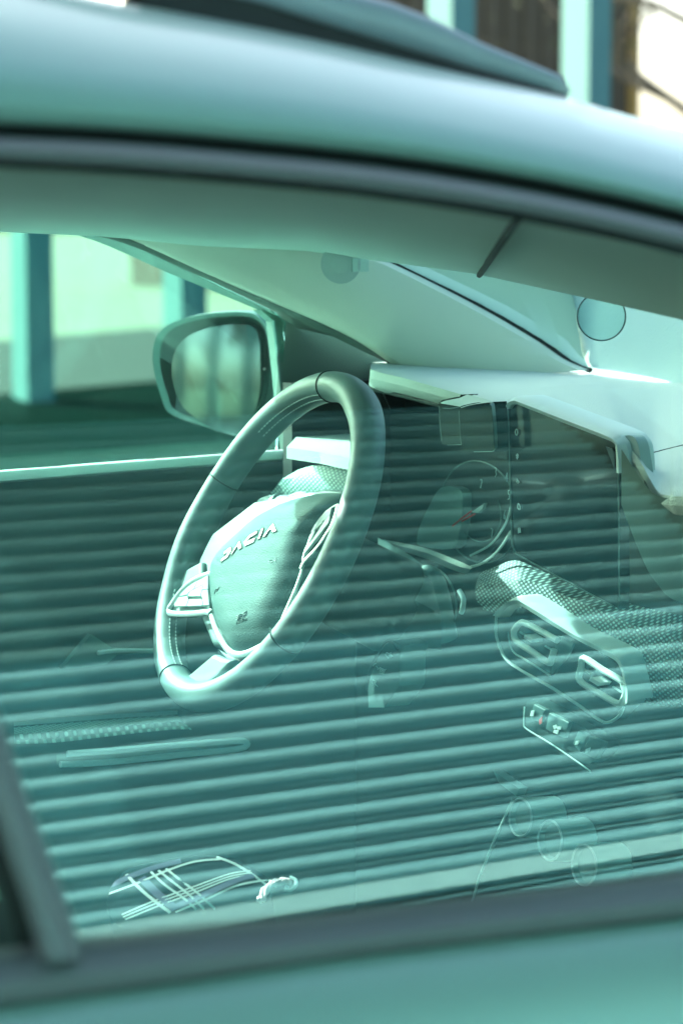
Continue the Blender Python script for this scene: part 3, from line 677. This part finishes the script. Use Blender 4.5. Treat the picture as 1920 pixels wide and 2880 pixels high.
# climate dials
DIALM = mat('dial_plastic', (.26, .38, .36), .35, mottled=(30, .08))
for i, (cx, cy, r_) in enumerate([(1461, 2306, .0185), (1544, 2370, .0190), (1640, 2440, .0190)]):
    c3 = at(cx, cy, ('x', .16)); ax = np.array([-1, -.02, .12])
    d_ = MB().lathe(c3 + np.array([.02, 0, 0]), ax, [(-.02, r_ * 1.12), (.004, r_ * 1.05), (.018, r_), (.020, r_ * .93), (.018, r_ * .88), (.014, r_ * .86), (.013, .001)], 40).build('climate_dial', DIALM, dash)
    ring = [c3 + np.array([.02, 0, 0]) + np.array(ax) / np.linalg.norm(ax) * .020 + r_ * .97 * (np.array([0, 1, 0]) * math.cos(a) + np.array([.12, 0, 1]) * math.sin(a)) for a in np.linspace(0, 2 * math.pi, 41)[:-1]]
    MB().tube(ring, .0011, 6, closed=True).build('dial_ring', SATIN, dash)
MB().tube(ats([(1440, 2250), (1390, 2360), (1346, 2470), (1320, 2560)], ('x', .17)), .0012, 6).build('console_edge', SATIN2, dash)
MB().prism(ats([(1386, 2168), (1458, 2218), (1450, 2240), (1400, 2200)], ('x', .15)), (.01, 0, 0)).build('console_edge', MIDPL, dash, False)
cons = MB(); cons.box((-.1, .12, .45), (.9, .22, .38)); bevel(cons.build('centre_console', PLASTIC, car), .02)
# instrument cluster
MB().box((.275, .668, 1.06), (.17, .02, .15)).build('sun_block_panel', DEEP, dash, False)  # hidden side wall of the recess, added to keep the sun out
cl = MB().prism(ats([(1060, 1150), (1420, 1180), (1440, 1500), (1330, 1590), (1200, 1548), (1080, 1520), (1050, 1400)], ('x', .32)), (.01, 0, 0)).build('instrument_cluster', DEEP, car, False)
MB().prism(crom(ats([(1238, 1372), (1205, 1425), (1180, 1480), (1172, 1515), (1182, 1536), (1270, 1544), (1290, 1500), (1300, 1420), (1290, 1376)], ('x', .30)), 3, True), (.012, 0, 0)).build('dial_face', mat('dial_panel', (.15, .26, .25), .3, coat=.2), cl, False)
def dial_digit(px, py, ch, h):
    seg = {'1': [[(0, 1), (0, -1)]], '2': [[(-.5, .8), (.3, 1), (.5, .4), (-.5, -1), (.5, -1)]], '3': [[(-.5, 1), (.5, .8), (0, .1), (.5, -.5), (-.4, -1)]], '4': [[(.2, -1), (.2, 1), (-.6, -.3), (.6, -.3)]],
           '5': [[(.5, 1), (-.4, 1), (-.4, .2), (.4, .1), (.4, -.7), (-.5, -1)]], '6': [[(.4, 1), (-.4, 0), (-.4, -.8), (.3, -1), (.5, -.3), (-.3, 0)]], '7': [[(-.5, 1), (.5, 1), (-.2, -1)]], '0': [[(0, 1), (.5, 0), (0, -1), (-.5, 0), (0, 1)]]}[ch]
    c3 = at(px, py, ('x', .298)); m = MB()
    for L in seg: m.tube([c3 + np.array([0, -a * h * .6, b_ * h]) for a, b_ in L], .0006, 4)
    m.build('dial_number', SATIN2, cl)
for a, b_, ch in ((1352, 1360, '2'), (1393, 1328, '3'), (1424, 1342, '4'), (1430, 1392, '5'), (1418, 1448, '6'), (1382, 1500, '7')): dial_digit(a, b_, ch, .0048)
cc = at(1345, 1440, ('x', .305))
def ringpts(c, ra, rb, n=48, a0=0, a1=2 * math.pi): return [c + np.array([0, math.cos(a) * ra, math.sin(a) * rb]) for a in np.linspace(a0, a1, n)]
MB().tube(ringpts(cc, .075, .055)[:-1], .0009, 6, closed=True).build('dial_rim', MIDPL, cl)
MB().tube(ringpts(cc, .042, .032, 30, 2.6, 5.4), .0005, 5).build('dial_scale', MIDPL, cl)
MB().tube(crom(ats([(1322, 1563), (1380, 1530), (1420, 1474), (1436, 1424)], ('x', .285)), 5), .0013, 6).build('dial_rim', SATIN2, cl)
MB().tube(crom(ats([(1302, 1600), (1355, 1584), (1400, 1548), (1436, 1494)], ('x', .27)), 5), .0016, 6).build('cluster_edge', SATIN, cl)
tk = MB()
tk.tube(ats([(1272, 1479), (1300, 1456), (1325, 1437)], ('x', .297)), .0010, 5); tk.tube(ats([(1298, 1466), (1335, 1445)], ('x', .297)), .0010, 5)
tk.build('red_needle', RED, cl)
MB().prism(ats([(1325, 1440), (1361, 1415), (1355, 1432), (1342, 1443)], ('x', .295)), (.004, 0, 0)).build('needle_hub', BUTTON, cl, False)
# column cowl, bright edge, ignition boss
colm = MB()
colm.loft([rowp([(1062, 1512), (1100, 1530), (1150, 1560), (1190, 1590)], ('x', .20)), rowp([(1062, 1560), (1110, 1580), (1160, 1600), (1215, 1640)], ('x', .15)), rowp([(1058, 1640), (1110, 1660), (1170, 1690), (1240, 1730)], ('x', .13)), rowp([(1040, 1800), (1110, 1810), (1170, 1820), (1240, 1830)], ('x', .16))])
col = colm.build('steering_column', MIDPL, car)
MB().loft([rowp([(1066, 1516), (1130, 1527), (1200, 1543), (1290, 1578), (1328, 1596)], ('x', .262)), rowp([(1066, 1519), (1130, 1537), (1200, 1556), (1280, 1590), (1322, 1601)], ('x', .258)), rowp([(1080, 1530), (1130, 1550), (1200, 1572), (1270, 1602), (1310, 1616)], ('x', .27))]).build('cowl_edge', SATIN, col)
ig = at(1208, 1640, ('x', .17))
MB().lathe(ig, (-.2, 0, 1), [(-.06, .019), (-.02, .0185), (.0, .0165), (.012, .012), (.018, .005), (.019, .0005)], 24).build('ignition_boss', MIDPL, col)
MB().tube(ringpts(at(1210, 1690, ('x', .19)), .048, .036, 40)[:-1], .0012, 6, closed=True).build('boss_ring', MIDPL, col)
MB().tube(crom(ats([(1290, 1660), (1302, 1684), (1300, 1712), (1296, 1724)], ('x', .165)), 4), .0026, 8).build('boss_highlight', SATIN2, col)  # pale tube drawn as the highlight on the boss ring
# audio remote behind the wheel
au = ats([(1034, 1938), (1042, 1900), (1062, 1850), (1092, 1802), (1105, 1800), (1130, 1816), (1124, 1850), (1122, 1930), (1080, 1990), (1036, 1990)], ('x', .10))
aud = MB().prism(au, (.03, 0, 0)).build('audio_remote', MIDPL, col, False)
MB().tube(crom(ats([(1028, 1940), (1036, 1895), (1056, 1848), (1092, 1802), (1118, 1828)], ('x', .096)), 4), .0012, 6).build('remote_edge', GAP, col)
def z7(l): return [(980 + a / 4.126, 1480 + b_ / 4.126) for a, b_ in l]
ic = MB(); IX = ('x', .0975)
for pl_ in ([(425, 1490), (440, 1465), (468, 1480), (495, 1462), (460, 1530), (425, 1490)], [(470, 1505), (508, 1508)], [(492, 1488), (486, 1522)],
            [(285, 1620), (295, 1600), (318, 1592)], [(322, 1625), (345, 1655), (370, 1640)], [(335, 1660), (342, 1640)],
            [(362, 1672), (378, 1650), (402, 1660), (428, 1660), (402, 1712), (362, 1672)], [(360, 1690), (434, 1660)], [(375, 1648), (410, 1700)],
            [(268, 1810), (282, 1785), (318, 1795), (296, 1864), (268, 1810)], [(312, 1835), (336, 1858)]):
    ic.tube(ats(z7(pl_), IX), .0006, 4)
ic.build('speaker_symbol', WHITE, col)

# touch screen
scp = crom(ats([(1428, 1150), (1436, 1136), (1450, 1136), (1600, 1196), (1720, 1243), (1734, 1262), (1738, 1480), (1740, 1690), (1722, 1702), (1600, 1640), (1470, 1572), (1448, 1556), (1438, 1535), (1432, 1340)], ('x', .20)), 2, True)
ts = MB().prism(scp, (.012, 0, 0)).build('touchscreen', SCREEN, car, False)
MB().tube(ats([(1428, 1150), (1433, 1340), (1438, 1530), (1448, 1556), (1600, 1640), (1722, 1704)], ('x', .199)), .0008, 5).build('screen_edge', MIDPL, ts)
MB().tube(ats([(1738, 1330), (1740, 1690)], ('x', .199)), .0008, 5).build('screen_edge', MIDPL, ts)
fo = [(1430, 1136), (1436, 1122), (1452, 1116), (1470, 1117), (1600, 1166), (1720, 1212), (1748, 1232), (1762, 1260), (1768, 1330)]
fi = [(1430, 1150), (1437, 1140), (1448, 1137), (1466, 1142), (1600, 1195), (1700, 1234), (1722, 1245), (1730, 1262), (1732, 1330)]
fo3 = crom(ats(fo, ('x', .200)), 4); fi3 = crom(ats(fi, ('x', .196)), 4)
MB().loft([[p + np.array([.03, 0, 0]) for p in fo3], fo3, [a * .45 + b_ * .55 + np.array([-.004, 0, .0]) for a, b_ in zip(fo3, fi3)], fi3, [p + np.array([.008, 0, 0]) for p in fi3]]).build('screen_frame', SATIN2, ts)
MB().prism(crom(ats([(1748, 1232), (1776, 1226), (1792, 1248), (1800, 1290), (1806, 1330), (1812, 1400), (1760, 1340), (1752, 1290)], ('x', .205)), 3, True), (.012, 0, 0)).build('screen_housing', mat('housing_plastic', (.30, .42, .40), .5), ts)
MB().prism(ats([(1702, 1256), (1720, 1262), (1727, 1275), (1727, 1322)], ('x', .1985)), (.001, 0, 0)).build('screen_reflection_patch', mat('screen_blue', (.02, .07, .10), .3), ts, False)
def z5(l): return [(1380 + a / 3.92, 1100 + b_ / 3.92) for a, b_ in l]
icm = MB()
icm.tube(crom(ats(z5([(280, 420), (268, 435), (268, 468), (282, 485), (292, 465), (290, 435)]), ('x', .1985)), 3, True), .0007, 4, closed=True)
for q in ([(275, 705), (300, 730)], [(300, 705), (278, 735)], [(290, 690), (288, 752)], [(285, 970), (300, 990), (312, 1005)], [(280, 1000), (300, 985), (295, 1018)], [(300, 1515), (318, 1510), (322, 1560), (300, 1565), (300, 1515)], [(308, 1520), (312, 1560)]):
    icm.tube(ats(z5(q), ('x', .1985)), .0007, 4)
icm.tube(crom(ats(z5([(300, 1240), (292, 1262), (294, 1290), (316, 1305), (316, 1265)]), ('x', .1985)), 3, True), .0007, 4, closed=True)
icm.build('menu_symbol', WHITE, ts)
# mirrored wheel part on the screen is produced by its gloss; phone holder stands left of the screen
ph = thing('phone_holder', 'dark two-pad phone holder clipped to dash left of the touchscreen', 'phone holder', tuple(at(1320, 1250, ('x', .20))))
def z15(l): return [(1200 + a / 5.227, 1100 + b_ / 5.227) for a, b_ in l]
HB = mat('holder_plastic', (.012, .032, .028), .7, spec=.15, mottled=(20, .1))
p1_ = crom(ats(z15([(176, 210), (190, 160), (240, 125), (480, 80), (500, 110), (505, 780), (480, 792), (300, 795), (225, 770), (212, 730)]), ('x', .205)), 3, True)
bevel(MB().prism(p1_, (.02, 0, 0)).build('holder_pad', HB, ph, False), .003)
p2_ = crom(ats(z15([(470, 290), (485, 240), (530, 210), (760, 165), (930, 175), (950, 210), (985, 780), (1030, 830), (965, 890), (700, 895), (540, 880), (505, 800)]), ('x', .185)), 3, True)
bevel(MB().prism(p2_, (.018, 0, 0)).build('holder_pad', HB, ph, False), .003)
MB().loft([rowp(z15([(190, 165), (240, 128), (420, 92), (590, 50)]), ('x', .212)), rowp(z15([(200, 180), (300, 150), (480, 112), (640, 60)]), ('x', .20)), rowp(z15([(495, 230), (560, 205), (730, 165), (880, 120)]), ('x', .19)), rowp(z15([(500, 250), (620, 210), (800, 180), (970, 160)]), ('x', .18))]).build('holder_top', mat('holder_top_plastic', (.34, .46, .43), .45), ph)
MB().loft([rowp(z15([(935, 150), (985, 180), (1005, 300), (1030, 620), (1035, 830)]), ('x', .184)), rowp(z15([(925, 200), (945, 220), (960, 330), (985, 620), (990, 850)]), ('x', .178))]).build('holder_side', mat('holder_side_plastic', (.14, .24, .20), .4), ph)
MB().prism(ats(z15([(990, 235), (1060, 228), (1140, 238), (1185, 265), (1180, 325), (1010, 320)]), ('x', .21)), (.02, 0, 0)).build('holder_arm', mat('arm_plastic', (.40, .52, .50), .4), ph, False)
MB().prism(ats(z15([(1000, 322), (1182, 326), (1184, 560), (1020, 570)]), ('x', .215)), (.02, 0, 0)).build('holder_arm', PLASTIC, ph, False)
MB().prism(ats(z15([(1022, 570), (1176, 556), (1188, 745)]), ('x', .21)), (.01, 0, 0)).build('holder_bracket', BUTTON, ph, False)
for q, xx_, rr_ in (([(235, 252), (340, 258), (470, 234)], .203, .0007), ([(300, 793), (505, 788)], .203, .0007), ([(690, 893), (960, 890), (1030, 828)], .183, .0007), ([(176, 215), (190, 480), (215, 735)], .203, .0006), ([(470, 290), (485, 550), (505, 790)], .183, .0007)):
    MB().tube(ats(z15(q), ('x', xx_)), rr_ * .7, 5).build('edge_line', MIDPL, ph)

# ================================================================== STEERING WHEEL
TL = math.radians(28); ROT = math.radians(35)
YAW = math.radians(-6.3); Rz_ = np.array(Matrix.Rotation(YAW, 3, 'Z')); WC = CAM + 2.4 * ray(745, 1518)
e1 = Rz_ @ np.array([0, -1., 0]); e2 = Rz_ @ np.array([math.sin(TL), 0, math.cos(TL)]); nW = Rz_ @ np.array([-math.cos(TL), 0, math.sin(TL)])
def wp(a, b_, c=0): return WC + e1 * a + e2 * b_ + nW * c
sw = bpy.data.objects.new('steering_wheel', None); COL.objects.link(sw); sw.parent = car; sw.location = tuple(WC)
RR, RT = .1682, .0156
Vr = []; Fr = []; nu, nv = 144, 28
for i in range(nu):
    a = 2 * math.pi * i / nu; rel = (math.degrees(a) - 35) % 360
    # thumb bulges near the spokes
    bul = sum(math.exp(-(((rel - c + 180) % 360 - 180) / 14) ** 2) for c in (28, 152)) * .0018
    for k in range(nv):
        t_ = 2 * math.pi * k / nv; rt = RT + bul
        d = RR + math.cos(t_) * (rt * .96); h = math.sin(t_) * rt * 1.08
        Vr.append(wp(math.cos(a) * d, math.sin(a) * d, h))
for i in range(nu):
    for k in range(nv): Fr.append((i * nv + k, i * nv + (k + 1) % nv, ((i + 1) % nu) * nv + (k + 1) % nv, ((i + 1) % nu) * nv + k))
obj('rim', Vr, Fr, RIMLEATHER, sw)
def wheel_ang(px, py):
    q = at(px, py, (nW, WC)) - WC; return math.atan2(q @ e2, q @ e1)
sm = MB()
seams = [wheel_ang(925, 1100), wheel_ang(605, 1318), wheel_ang(478, 1935), wheel_ang(800, 1790)]
for a in seams:
    pts = [wp(math.cos(a) * (RR + math.cos(t_) * RT * .975), math.sin(a) * (RR + math.cos(t_) * RT * .975), math.sin(t_) * RT * 1.095) for t_ in np.linspace(0, 2 * math.pi, 41)[:-1]]
    MB().tube(pts, .0008, 6, closed=True).build('rim_seam', GAP, sw)
def stitches(stt, a0, a1, t_, n):
    for k in range(n):
        a = a0 + (a1 - a0) * k / n; b_ = a + (a1 - a0) / n * .55
        stt.tube([wp(math.cos(q) * (RR + math.cos(t_) * RT * 1.0), math.sin(q) * (RR + math.cos(t_) * RT * 1.0), math.sin(t_) * RT * 1.1) for q in (a, b_)], .0007, 5)
for t_ in (math.radians(150), math.radians(172)):
    for sa, sb, n_ in ((seams[2], seams[2] - .75, 22), (seams[0], seams[0] + .75, 24)):
        stt = MB(); stitches(stt, sa, sb, t_, n_); stt.build('stitching', STITCH, sw)
# hub: planes
HP = lambda c: (nW, WC + nW * c)
def onhub(pts, c): return ats(pts, HP(c))
pad = [(594, 1650), (595, 1610), (606, 1580), (630, 1548), (680, 1500), (738, 1450), (790, 1420), (830, 1404), (870, 1394), (912, 1387), (962, 1391), (950, 1425), (900, 1490), (868, 1550), (845, 1610), (815, 1690), (782, 1754), (760, 1788), (735, 1806), (700, 1822), (668, 1830), (648, 1820), (630, 1790), (612, 1755), (600, 1710)]
po = crom(onhub(pad, .004), 4, True); pc = np.mean(po, 0)
def padh(f):  # height of the pad surface from edge (0) to centre (1)
    return .004 + .017 * (1 - (1 - min(1, f / .38)) ** 2.2) if f < .38 else .021 + .002 * (f - .38)
rowsP = []
for k in (1.0, .985, .96, .92, .86, .78, .66, .5, .3, .1, .005):
    f = 1 - k; h = padh(f) - .004
    rowsP.append([pc + (p - pc) * k + nW * h for p in po])
rowsP = [[p - nW * .03 for p in po]] + rowsP
pd = MB().loft([r_ + [r_[0]] for r_ in rowsP])
o = pd.build('airbag_cover', LEATHER, sw)
bmx = bmesh.new(); bmx.from_mesh(o.data); bmesh.ops.remove_doubles(bmx, verts=bmx.verts, dist=1e-5); bmesh.ops.recalc_face_normals(bmx, faces=bmx.faces); bmx.to_mesh(o.data); bmx.free()
from mathutils.bvhtree import BVHTree
bvh = BVHTree.FromPolygons([tuple(np.array(v.co) + WC) for v in o.data.vertices], [tuple(p.vertices) for p in o.data.polygons])
def onpad(px, py, lift=.0008):
    d = ray(px, py); d = d / np.linalg.norm(d); h = bvh.ray_cast(Vector(CAM), Vector(d))
    if h[0] is None: return at(px, py, HP(.02))
    return np.array(h[0]) + nW * lift
def zp(l): return [(600 + a / 6.918, 1440 + b_ / 6.918) for a, b_ in l]
letters = [[(232, 772), (358, 682), (372, 745), (345, 800), (290, 890), (150, 985), (182, 910), (262, 858), (318, 765), (214, 842)],
           [(530, 562), (568, 695), (510, 745), (488, 674), (474, 680), (376, 828), (347, 838)],
           [(876, 370), (855, 432), (720, 512), (668, 582), (690, 578), (828, 502), (800, 592), (635, 668), (605, 600), (715, 455)],
           [(955, 332), (995, 312), (920, 525), (872, 545)],
           [(1178, 222), (1242, 375), (1168, 410), (1132, 342), (1108, 350), (1026, 478), (965, 495)]]
lm = MB(); lo_ = MB()
for L in letters:
    P3 = [onpad(*q, lift=.0004) for q in zp(L)]
    lm.prism(P3, nW * .0007)
    lo_.tube([p + nW * .0006 for p in P3], .00042, 4, closed=True)
lm.build('lettering', mat('letter_metal', (.85, .84, .84), .3, metal=.3), sw, False); lo_.build('lettering_edge', GAP, sw, False)
def stroke(name, lists, r_, m):
    s_ = MB()
    for L in lists: s_.tube([onpad(*q, lift=.0002) for q in zp(L)], r_, 4)
    s_.build(name, m, sw)
EMB = mat('embossed_mark', (.04, .10, .095), .6)
stroke('airbag_lettering', [[(510, 2010), (455, 2030), (448, 2060), (500, 2045), (498, 2075), (462, 2095)], [(520, 2095), (528, 2000), (570, 1985), (568, 2025), (525, 2045), (575, 2075)], [(588, 2065), (592, 1965), (650, 1935), (648, 1985), (595, 2012)]], .00085, EMB)
stroke('airbag_lettering', [[(455, 2190), (472, 2130), (488, 2175)], [(500, 2170), (500, 2115)], [(512, 2165), (515, 2108), (536, 2105), (516, 2135), (540, 2155)], [(552, 2150), (552, 2092), (575, 2090), (553, 2120), (578, 2130), (552, 2150)], [(588, 2135), (602, 2075), (618, 2120)], [(655, 2062), (630, 2075), (628, 2115), (655, 2105), (655, 2090)]], .00045, EMB)
stroke('horn_symbol', [[(1075, 962), (1095, 978), (1130, 985), (1165, 965), (1165, 935), (1130, 935), (1100, 955), (1098, 978)], [(1165, 940), (1190, 948), (1210, 962)], [(1220, 868), (1216, 962)]], .0006, EMB)
stroke('horn_symbol', [[(28, 1600), (38, 1545)], [(45, 1545), (50, 1520), (80, 1495), (100, 1500), (92, 1530), (62, 1552), (45, 1545)], [(100, 1500), (122, 1462)]], .0006, EMB)
# satin bezel around the pad
bz1 = crom(onhub([(592, 1718), (602, 1756), (620, 1796), (640, 1826), (662, 1840), (690, 1838), (730, 1820), (762, 1800), (786, 1766), (812, 1706), (838, 1640), (853, 1590)], .008), 5)
MB().tube(bz1, [.0032] * (len(bz1) - 12) + list(np.linspace(.0030, .0014, 12)), 10, ref=nW, flat=.8).build('hub_bezel', SATIN, sw)
bzL = crom(onhub([(596, 1612), (560, 1624), (530, 1642), (500, 1674), (480, 1704), (472, 1716), (478, 1724), (500, 1727), (545, 1726), (580, 1722), (592, 1724)], .010), 5)
MB().tube(bzL, .0032, 10, ref=nW, flat=.7).build('switch_bezel', SATIN, sw)
MB().prism(onhub([(600, 1612), (560, 1626), (530, 1645), (500, 1678), (480, 1708), (482, 1722), (600, 1722)], .002), nW * .004).build('switch_base', SATIN, sw, False)
def z3(l): return [(470 + a / 6.272, 1600 + b_ / 6.272) for a, b_ in l]
for q in ([(250, 512), (300, 455), (420, 335), (590, 235), (510, 388), (420, 440), (410, 478)], [(600, 232), (765, 140), (765, 372), (668, 395), (700, 290), (520, 385)], [(415, 490), (445, 425), (690, 300), (632, 505), (410, 510)],
          [(250, 530), (405, 500), (410, 550), (430, 560), (380, 682), (178, 685), (170, 650)], [(440, 560), (640, 555), (662, 575), (665, 672), (390, 684)], [(645, 505), (668, 405), (762, 385), (785, 662), (682, 668), (672, 540)]):
    bevel(MB().prism(onhub(z3(q), .0085), nW * .0035).build('switch_button', BUTTON, sw, False), .0006, 2)
# right hand cluster
def z4(l): return [(840 + a / 11.76, 1400 + b_ / 11.76) for a, b_ in l]
MB().tube(crom(onhub(z4([(130, 2080), (200, 1750), (330, 1480), (440, 1180), (600, 850), (760, 620), (960, 430), (1150, 290), (1300, 215)]), .010), 4), .0008, 6).build('switch_bezel', SATIN, sw)
MB().tube(crom(onhub(z4([(60, 2340), (190, 2090), (420, 1850), (700, 1520), (900, 1210), (1080, 930), (1200, 600), (1290, 240)]), .010), 4), [.0026] * 0 or .0022, 8, ref=nW, flat=.6).build('switch_bezel', SATIN, sw)
MB().prism(onhub(z4([(180, 2040), (300, 1620), (450, 1200), (620, 850), (800, 600), (960, 440), (1180, 330), (1180, 500), (1100, 860), (900, 1180), (640, 1560), (300, 1920)]), .002), nW * .003).build('switch_base', GAP, sw, False)
for q in ([(220, 1950), (330, 1640), (450, 1260), (560, 1160), (620, 1120), (560, 1290), (430, 1500), (330, 1800)], [(460, 1200), (620, 860), (880, 560), (830, 750), (900, 760), (850, 880), (640, 1080)],
          [(910, 490), (1150, 390), (1110, 620), (1030, 650), (940, 790), (830, 740)], [(950, 790), (1040, 660), (1110, 640), (1060, 860), (900, 1080), (720, 1310), (480, 1610), (260, 1890), (420, 1580), (700, 1180), (880, 880)]):
    MB().prism(onhub(z4(q), .0075), nW * .003).build('switch_button', BUTTON, sw, False)
# spokes: left, right, bottom
def slab(name, pts, c0, th, m, bw=.006):
    return bevel(MB().prism(onhub(pts, c0), nW * th).build(name, m, sw, False), bw, 4)
slab('spoke', [(600, 1590), (560, 1612), (520, 1622), (505, 1622), (500, 1640), (486, 1668), (472, 1700), (468, 1745), (480, 1748), (500, 1742), (600, 1742)], -.010, .014, RIMLEATHER)
slab('spoke', [(600, 1600), (640, 1520), (760, 1430), (960, 1395), (1010, 1400), (1015, 1440), (960, 1510), (900, 1590), (850, 1660), (780, 1780), (680, 1842), (640, 1836), (600, 1740)], -.022, .020, RIMLEATHER)
slab('spoke', [(632, 1850), (660, 1862), (690, 1866), (640, 1920), (600, 1952), (580, 1990), (520, 1985), (498, 1950), (520, 1940), (560, 1910)], -.010, .013, RIMLEATHER)
slab('spoke_cap', [(640, 1838), (664, 1852), (720, 1838), (735, 1826), (700, 1880), (668, 1872)], -.016, .012, MIDPL, .003)
MB().lathe(WC - nW * .10, nW, [(-.06, .05), (.06, .045), (.085, .06)], 28).build('hub', PLASTIC, sw)
# stalk left of the hub
stk = ats([(900, 1420), (840, 1412), (800, 1418), (752, 1424)], ('x', .06))
MB().tube(stk, [.007, .0075, .0105, .0105], 14).build('stalk', MIDPL, col)
kn = MB().tube(ats([(788, 1419), (762, 1424), (744, 1427), (735, 1430)], ('x', .058)), [.0115, .0118, .0105, .004], 18); kn.build('stalk_knob', BUTTON, col)

# seats (their cushions lie below the sill, the backrests behind the pillar)
for yy, nm in ((.37, 'driver_seat'), (-.37, 'passenger_seat')):
    sc_ = MB().box((-.55, yy, .47), (.52, .5, .16)).build(nm, mat(nm + '_cloth', (.05, .08, .08), .9, mottled=(20, .15)), car)
    bevel(sc_, .04, 4)
    bevel(MB().box((-.93, yy, .80), (.14, .48, .62), np.array(Matrix.Rotation(math.radians(-14), 3, 'Y'))).build('backrest', sc_.data.materials[0], sc_), .05, 4)
    bevel(MB().box((-1.04, yy, 1.16), (.09, .24, .15)).build('headrest', sc_.data.materials[0], sc_), .035, 4)

# ================================================================== plaid pouch and white strap
def zc(l): return [(280 + a / 2.613, 2360 + b_ / 2.613) for a, b_ in l]
plp = (np.array([-.35, -.42, .84]), at(530, 2500, ('z', .735)))
CL = mat('plaid_cloth', (.004, .010, .012), 1, spec=0, grain=(900, .4, 'noise'), mottled=(25, .3))
CB = mat('plaid_blue_band', (.03, .06, .11), .9, grain=(900, .4, 'noise')); CW = mat('plaid_white_thread', (.30, .46, .43), .8, grain=(1500, .6, 'noise'))
c0 = at(530, 2500, plp)
pla = thing('plaid_pouch', 'dark plaid cloth pouch with pale crossing stripes on the centre console', 'pouch', tuple(c0))
oc = crom(ats(zc([(60, 420), (180, 240), (420, 170), (700, 130), (900, 132), (1060, 175), (1250, 310), (1150, 400), (900, 520), (560, 640), (250, 660), (100, 600)]), plp), 4, True)
cc0 = np.mean(oc, 0); pn = plp[0] / np.linalg.norm(plp[0])
prs = [[p - pn * .05 for p in oc]] + [[cc0 + (p - cc0) * k + pn * h for p in oc] for k, h in ((1, 0), (.93, .004), (.8, .006), (.6, .007), (.3, .008), (.01, .008))]
prs = [r_ + [r_[0]] for r_ in prs]
cb_ = MB().loft(prs); cb_.build('cloth_body', CL, pla)
bv2 = BVHTree.FromPolygons([tuple(v) for v in cb_.V], cb_.F)
def oncl(px, py, l=.0006):
    d = ray(px, py); d = d / np.linalg.norm(d); h = bv2.ray_cast(Vector(CAM), Vector(d))
    return (np.array(h[0]) if h[0] is not None else at(px, py, (pn, cc0 + pn * .004))) + pn * l
def ribbon(mb, L, wd):
    wd *= .66
    P = [oncl(*q) for q in crom([np.array(q) for q in zc(L)], 8)]
    rowsA = []; rowsB_ = []
    for i in range(len(P)):
        a = P[min(i + 1, len(P) - 1)] - P[max(i - 1, 0)]; s_ = np.cross(a, pn); s_ /= np.linalg.norm(s_); rowsA.append(P[i] + s_ * wd / 2); rowsB_.append(P[i] - s_ * wd / 2)
    mb.loft([rowsA, rowsB_]); mb.loft([[p + pn * .0006 for p in rowsA], [p + pn * .0006 for p in rowsB_]])
bw_ = MB()
for L in ([(100, 340), (250, 270), (420, 210), (600, 165)], [(560, 500), (800, 400), (1000, 310), (1150, 270)]): ribbon(bw_, L, .0085)
for L in ([(310, 290), (420, 400), (560, 520)],): ribbon(bw_, L, .011)
bw_.build('blue_band', CB, pla)
ww = MB()
for L, wd in (([(75, 405), (300, 320), (500, 235), (700, 170), (890, 152)], .0026), ([(862, 136), (1000, 190), (1130, 270), (1225, 340)], .003), ([(560, 542), (780, 450), (1000, 350), (1200, 310), (1265, 312)], .0024),
              ([(165, 560), (400, 460), (700, 352), (950, 262), (1110, 236)], .0015), ([(175, 578), (410, 480), (700, 375), (950, 282), (1120, 250)], .0015), ([(190, 596), (430, 498), (700, 398), (950, 300), (1130, 264)], .0015),
              ([(200, 265), (300, 370), (400, 455), (520, 545)], .0040), ([(380, 245), (480, 340), (620, 440), (710, 520)], .0028), ([(435, 235), (540, 320), (660, 415), (770, 520)], .0028), ([(490, 222), (600, 310), (720, 400), (850, 520)], .0028)):
    ribbon(ww, L, wd)
for f in range(1): pass
ww.build('pale_stripe', CW, pla)
tg = MB()
for k in range(7):
    o_ = k * 9
    L = [(1168 + o_ * .9, 468 - o_ * .2), (1185 + o_ * .9, 415 - o_ * .4), (1240 + o_, 350 - o_ * .1), (1320 + o_ * 1.2, 312 + o_ * .12), (1392 + o_ * .3, 318 + o_ * .3)]
    tg.tube([p + pn * (.002 + .002 * math.sin(i * 1.1 + k * 2)) for i, p in enumerate(crom(ats(zc(L), (pn, cc0 + pn * .002)), 5))], .0014, 6)
strap = tg.build('white_strap', mat('white_webbing', (.80, .82, .84), .6), None)
tag(strap, 'small bundle of white looped cord beside the plaid pouch', 'cord')
lp = MB().tube(crom(ats(zc([(1400, 280), (1440, 300), (1442, 340), (1410, 370), (1370, 372), (1380, 350)]), (pn, cc0 + pn * .002)), 5), .0016, 6).build('cord_loop', mat('clear_cord', (.4, .6, .6), .3), strap)
# small bases so nothing hovers
bevel(MB().box((c0[0] + .0, c0[1] + .02, c0[2] - .11), (.16, .14, .10)).build('console_armrest', DEEP, car), .02, 3)
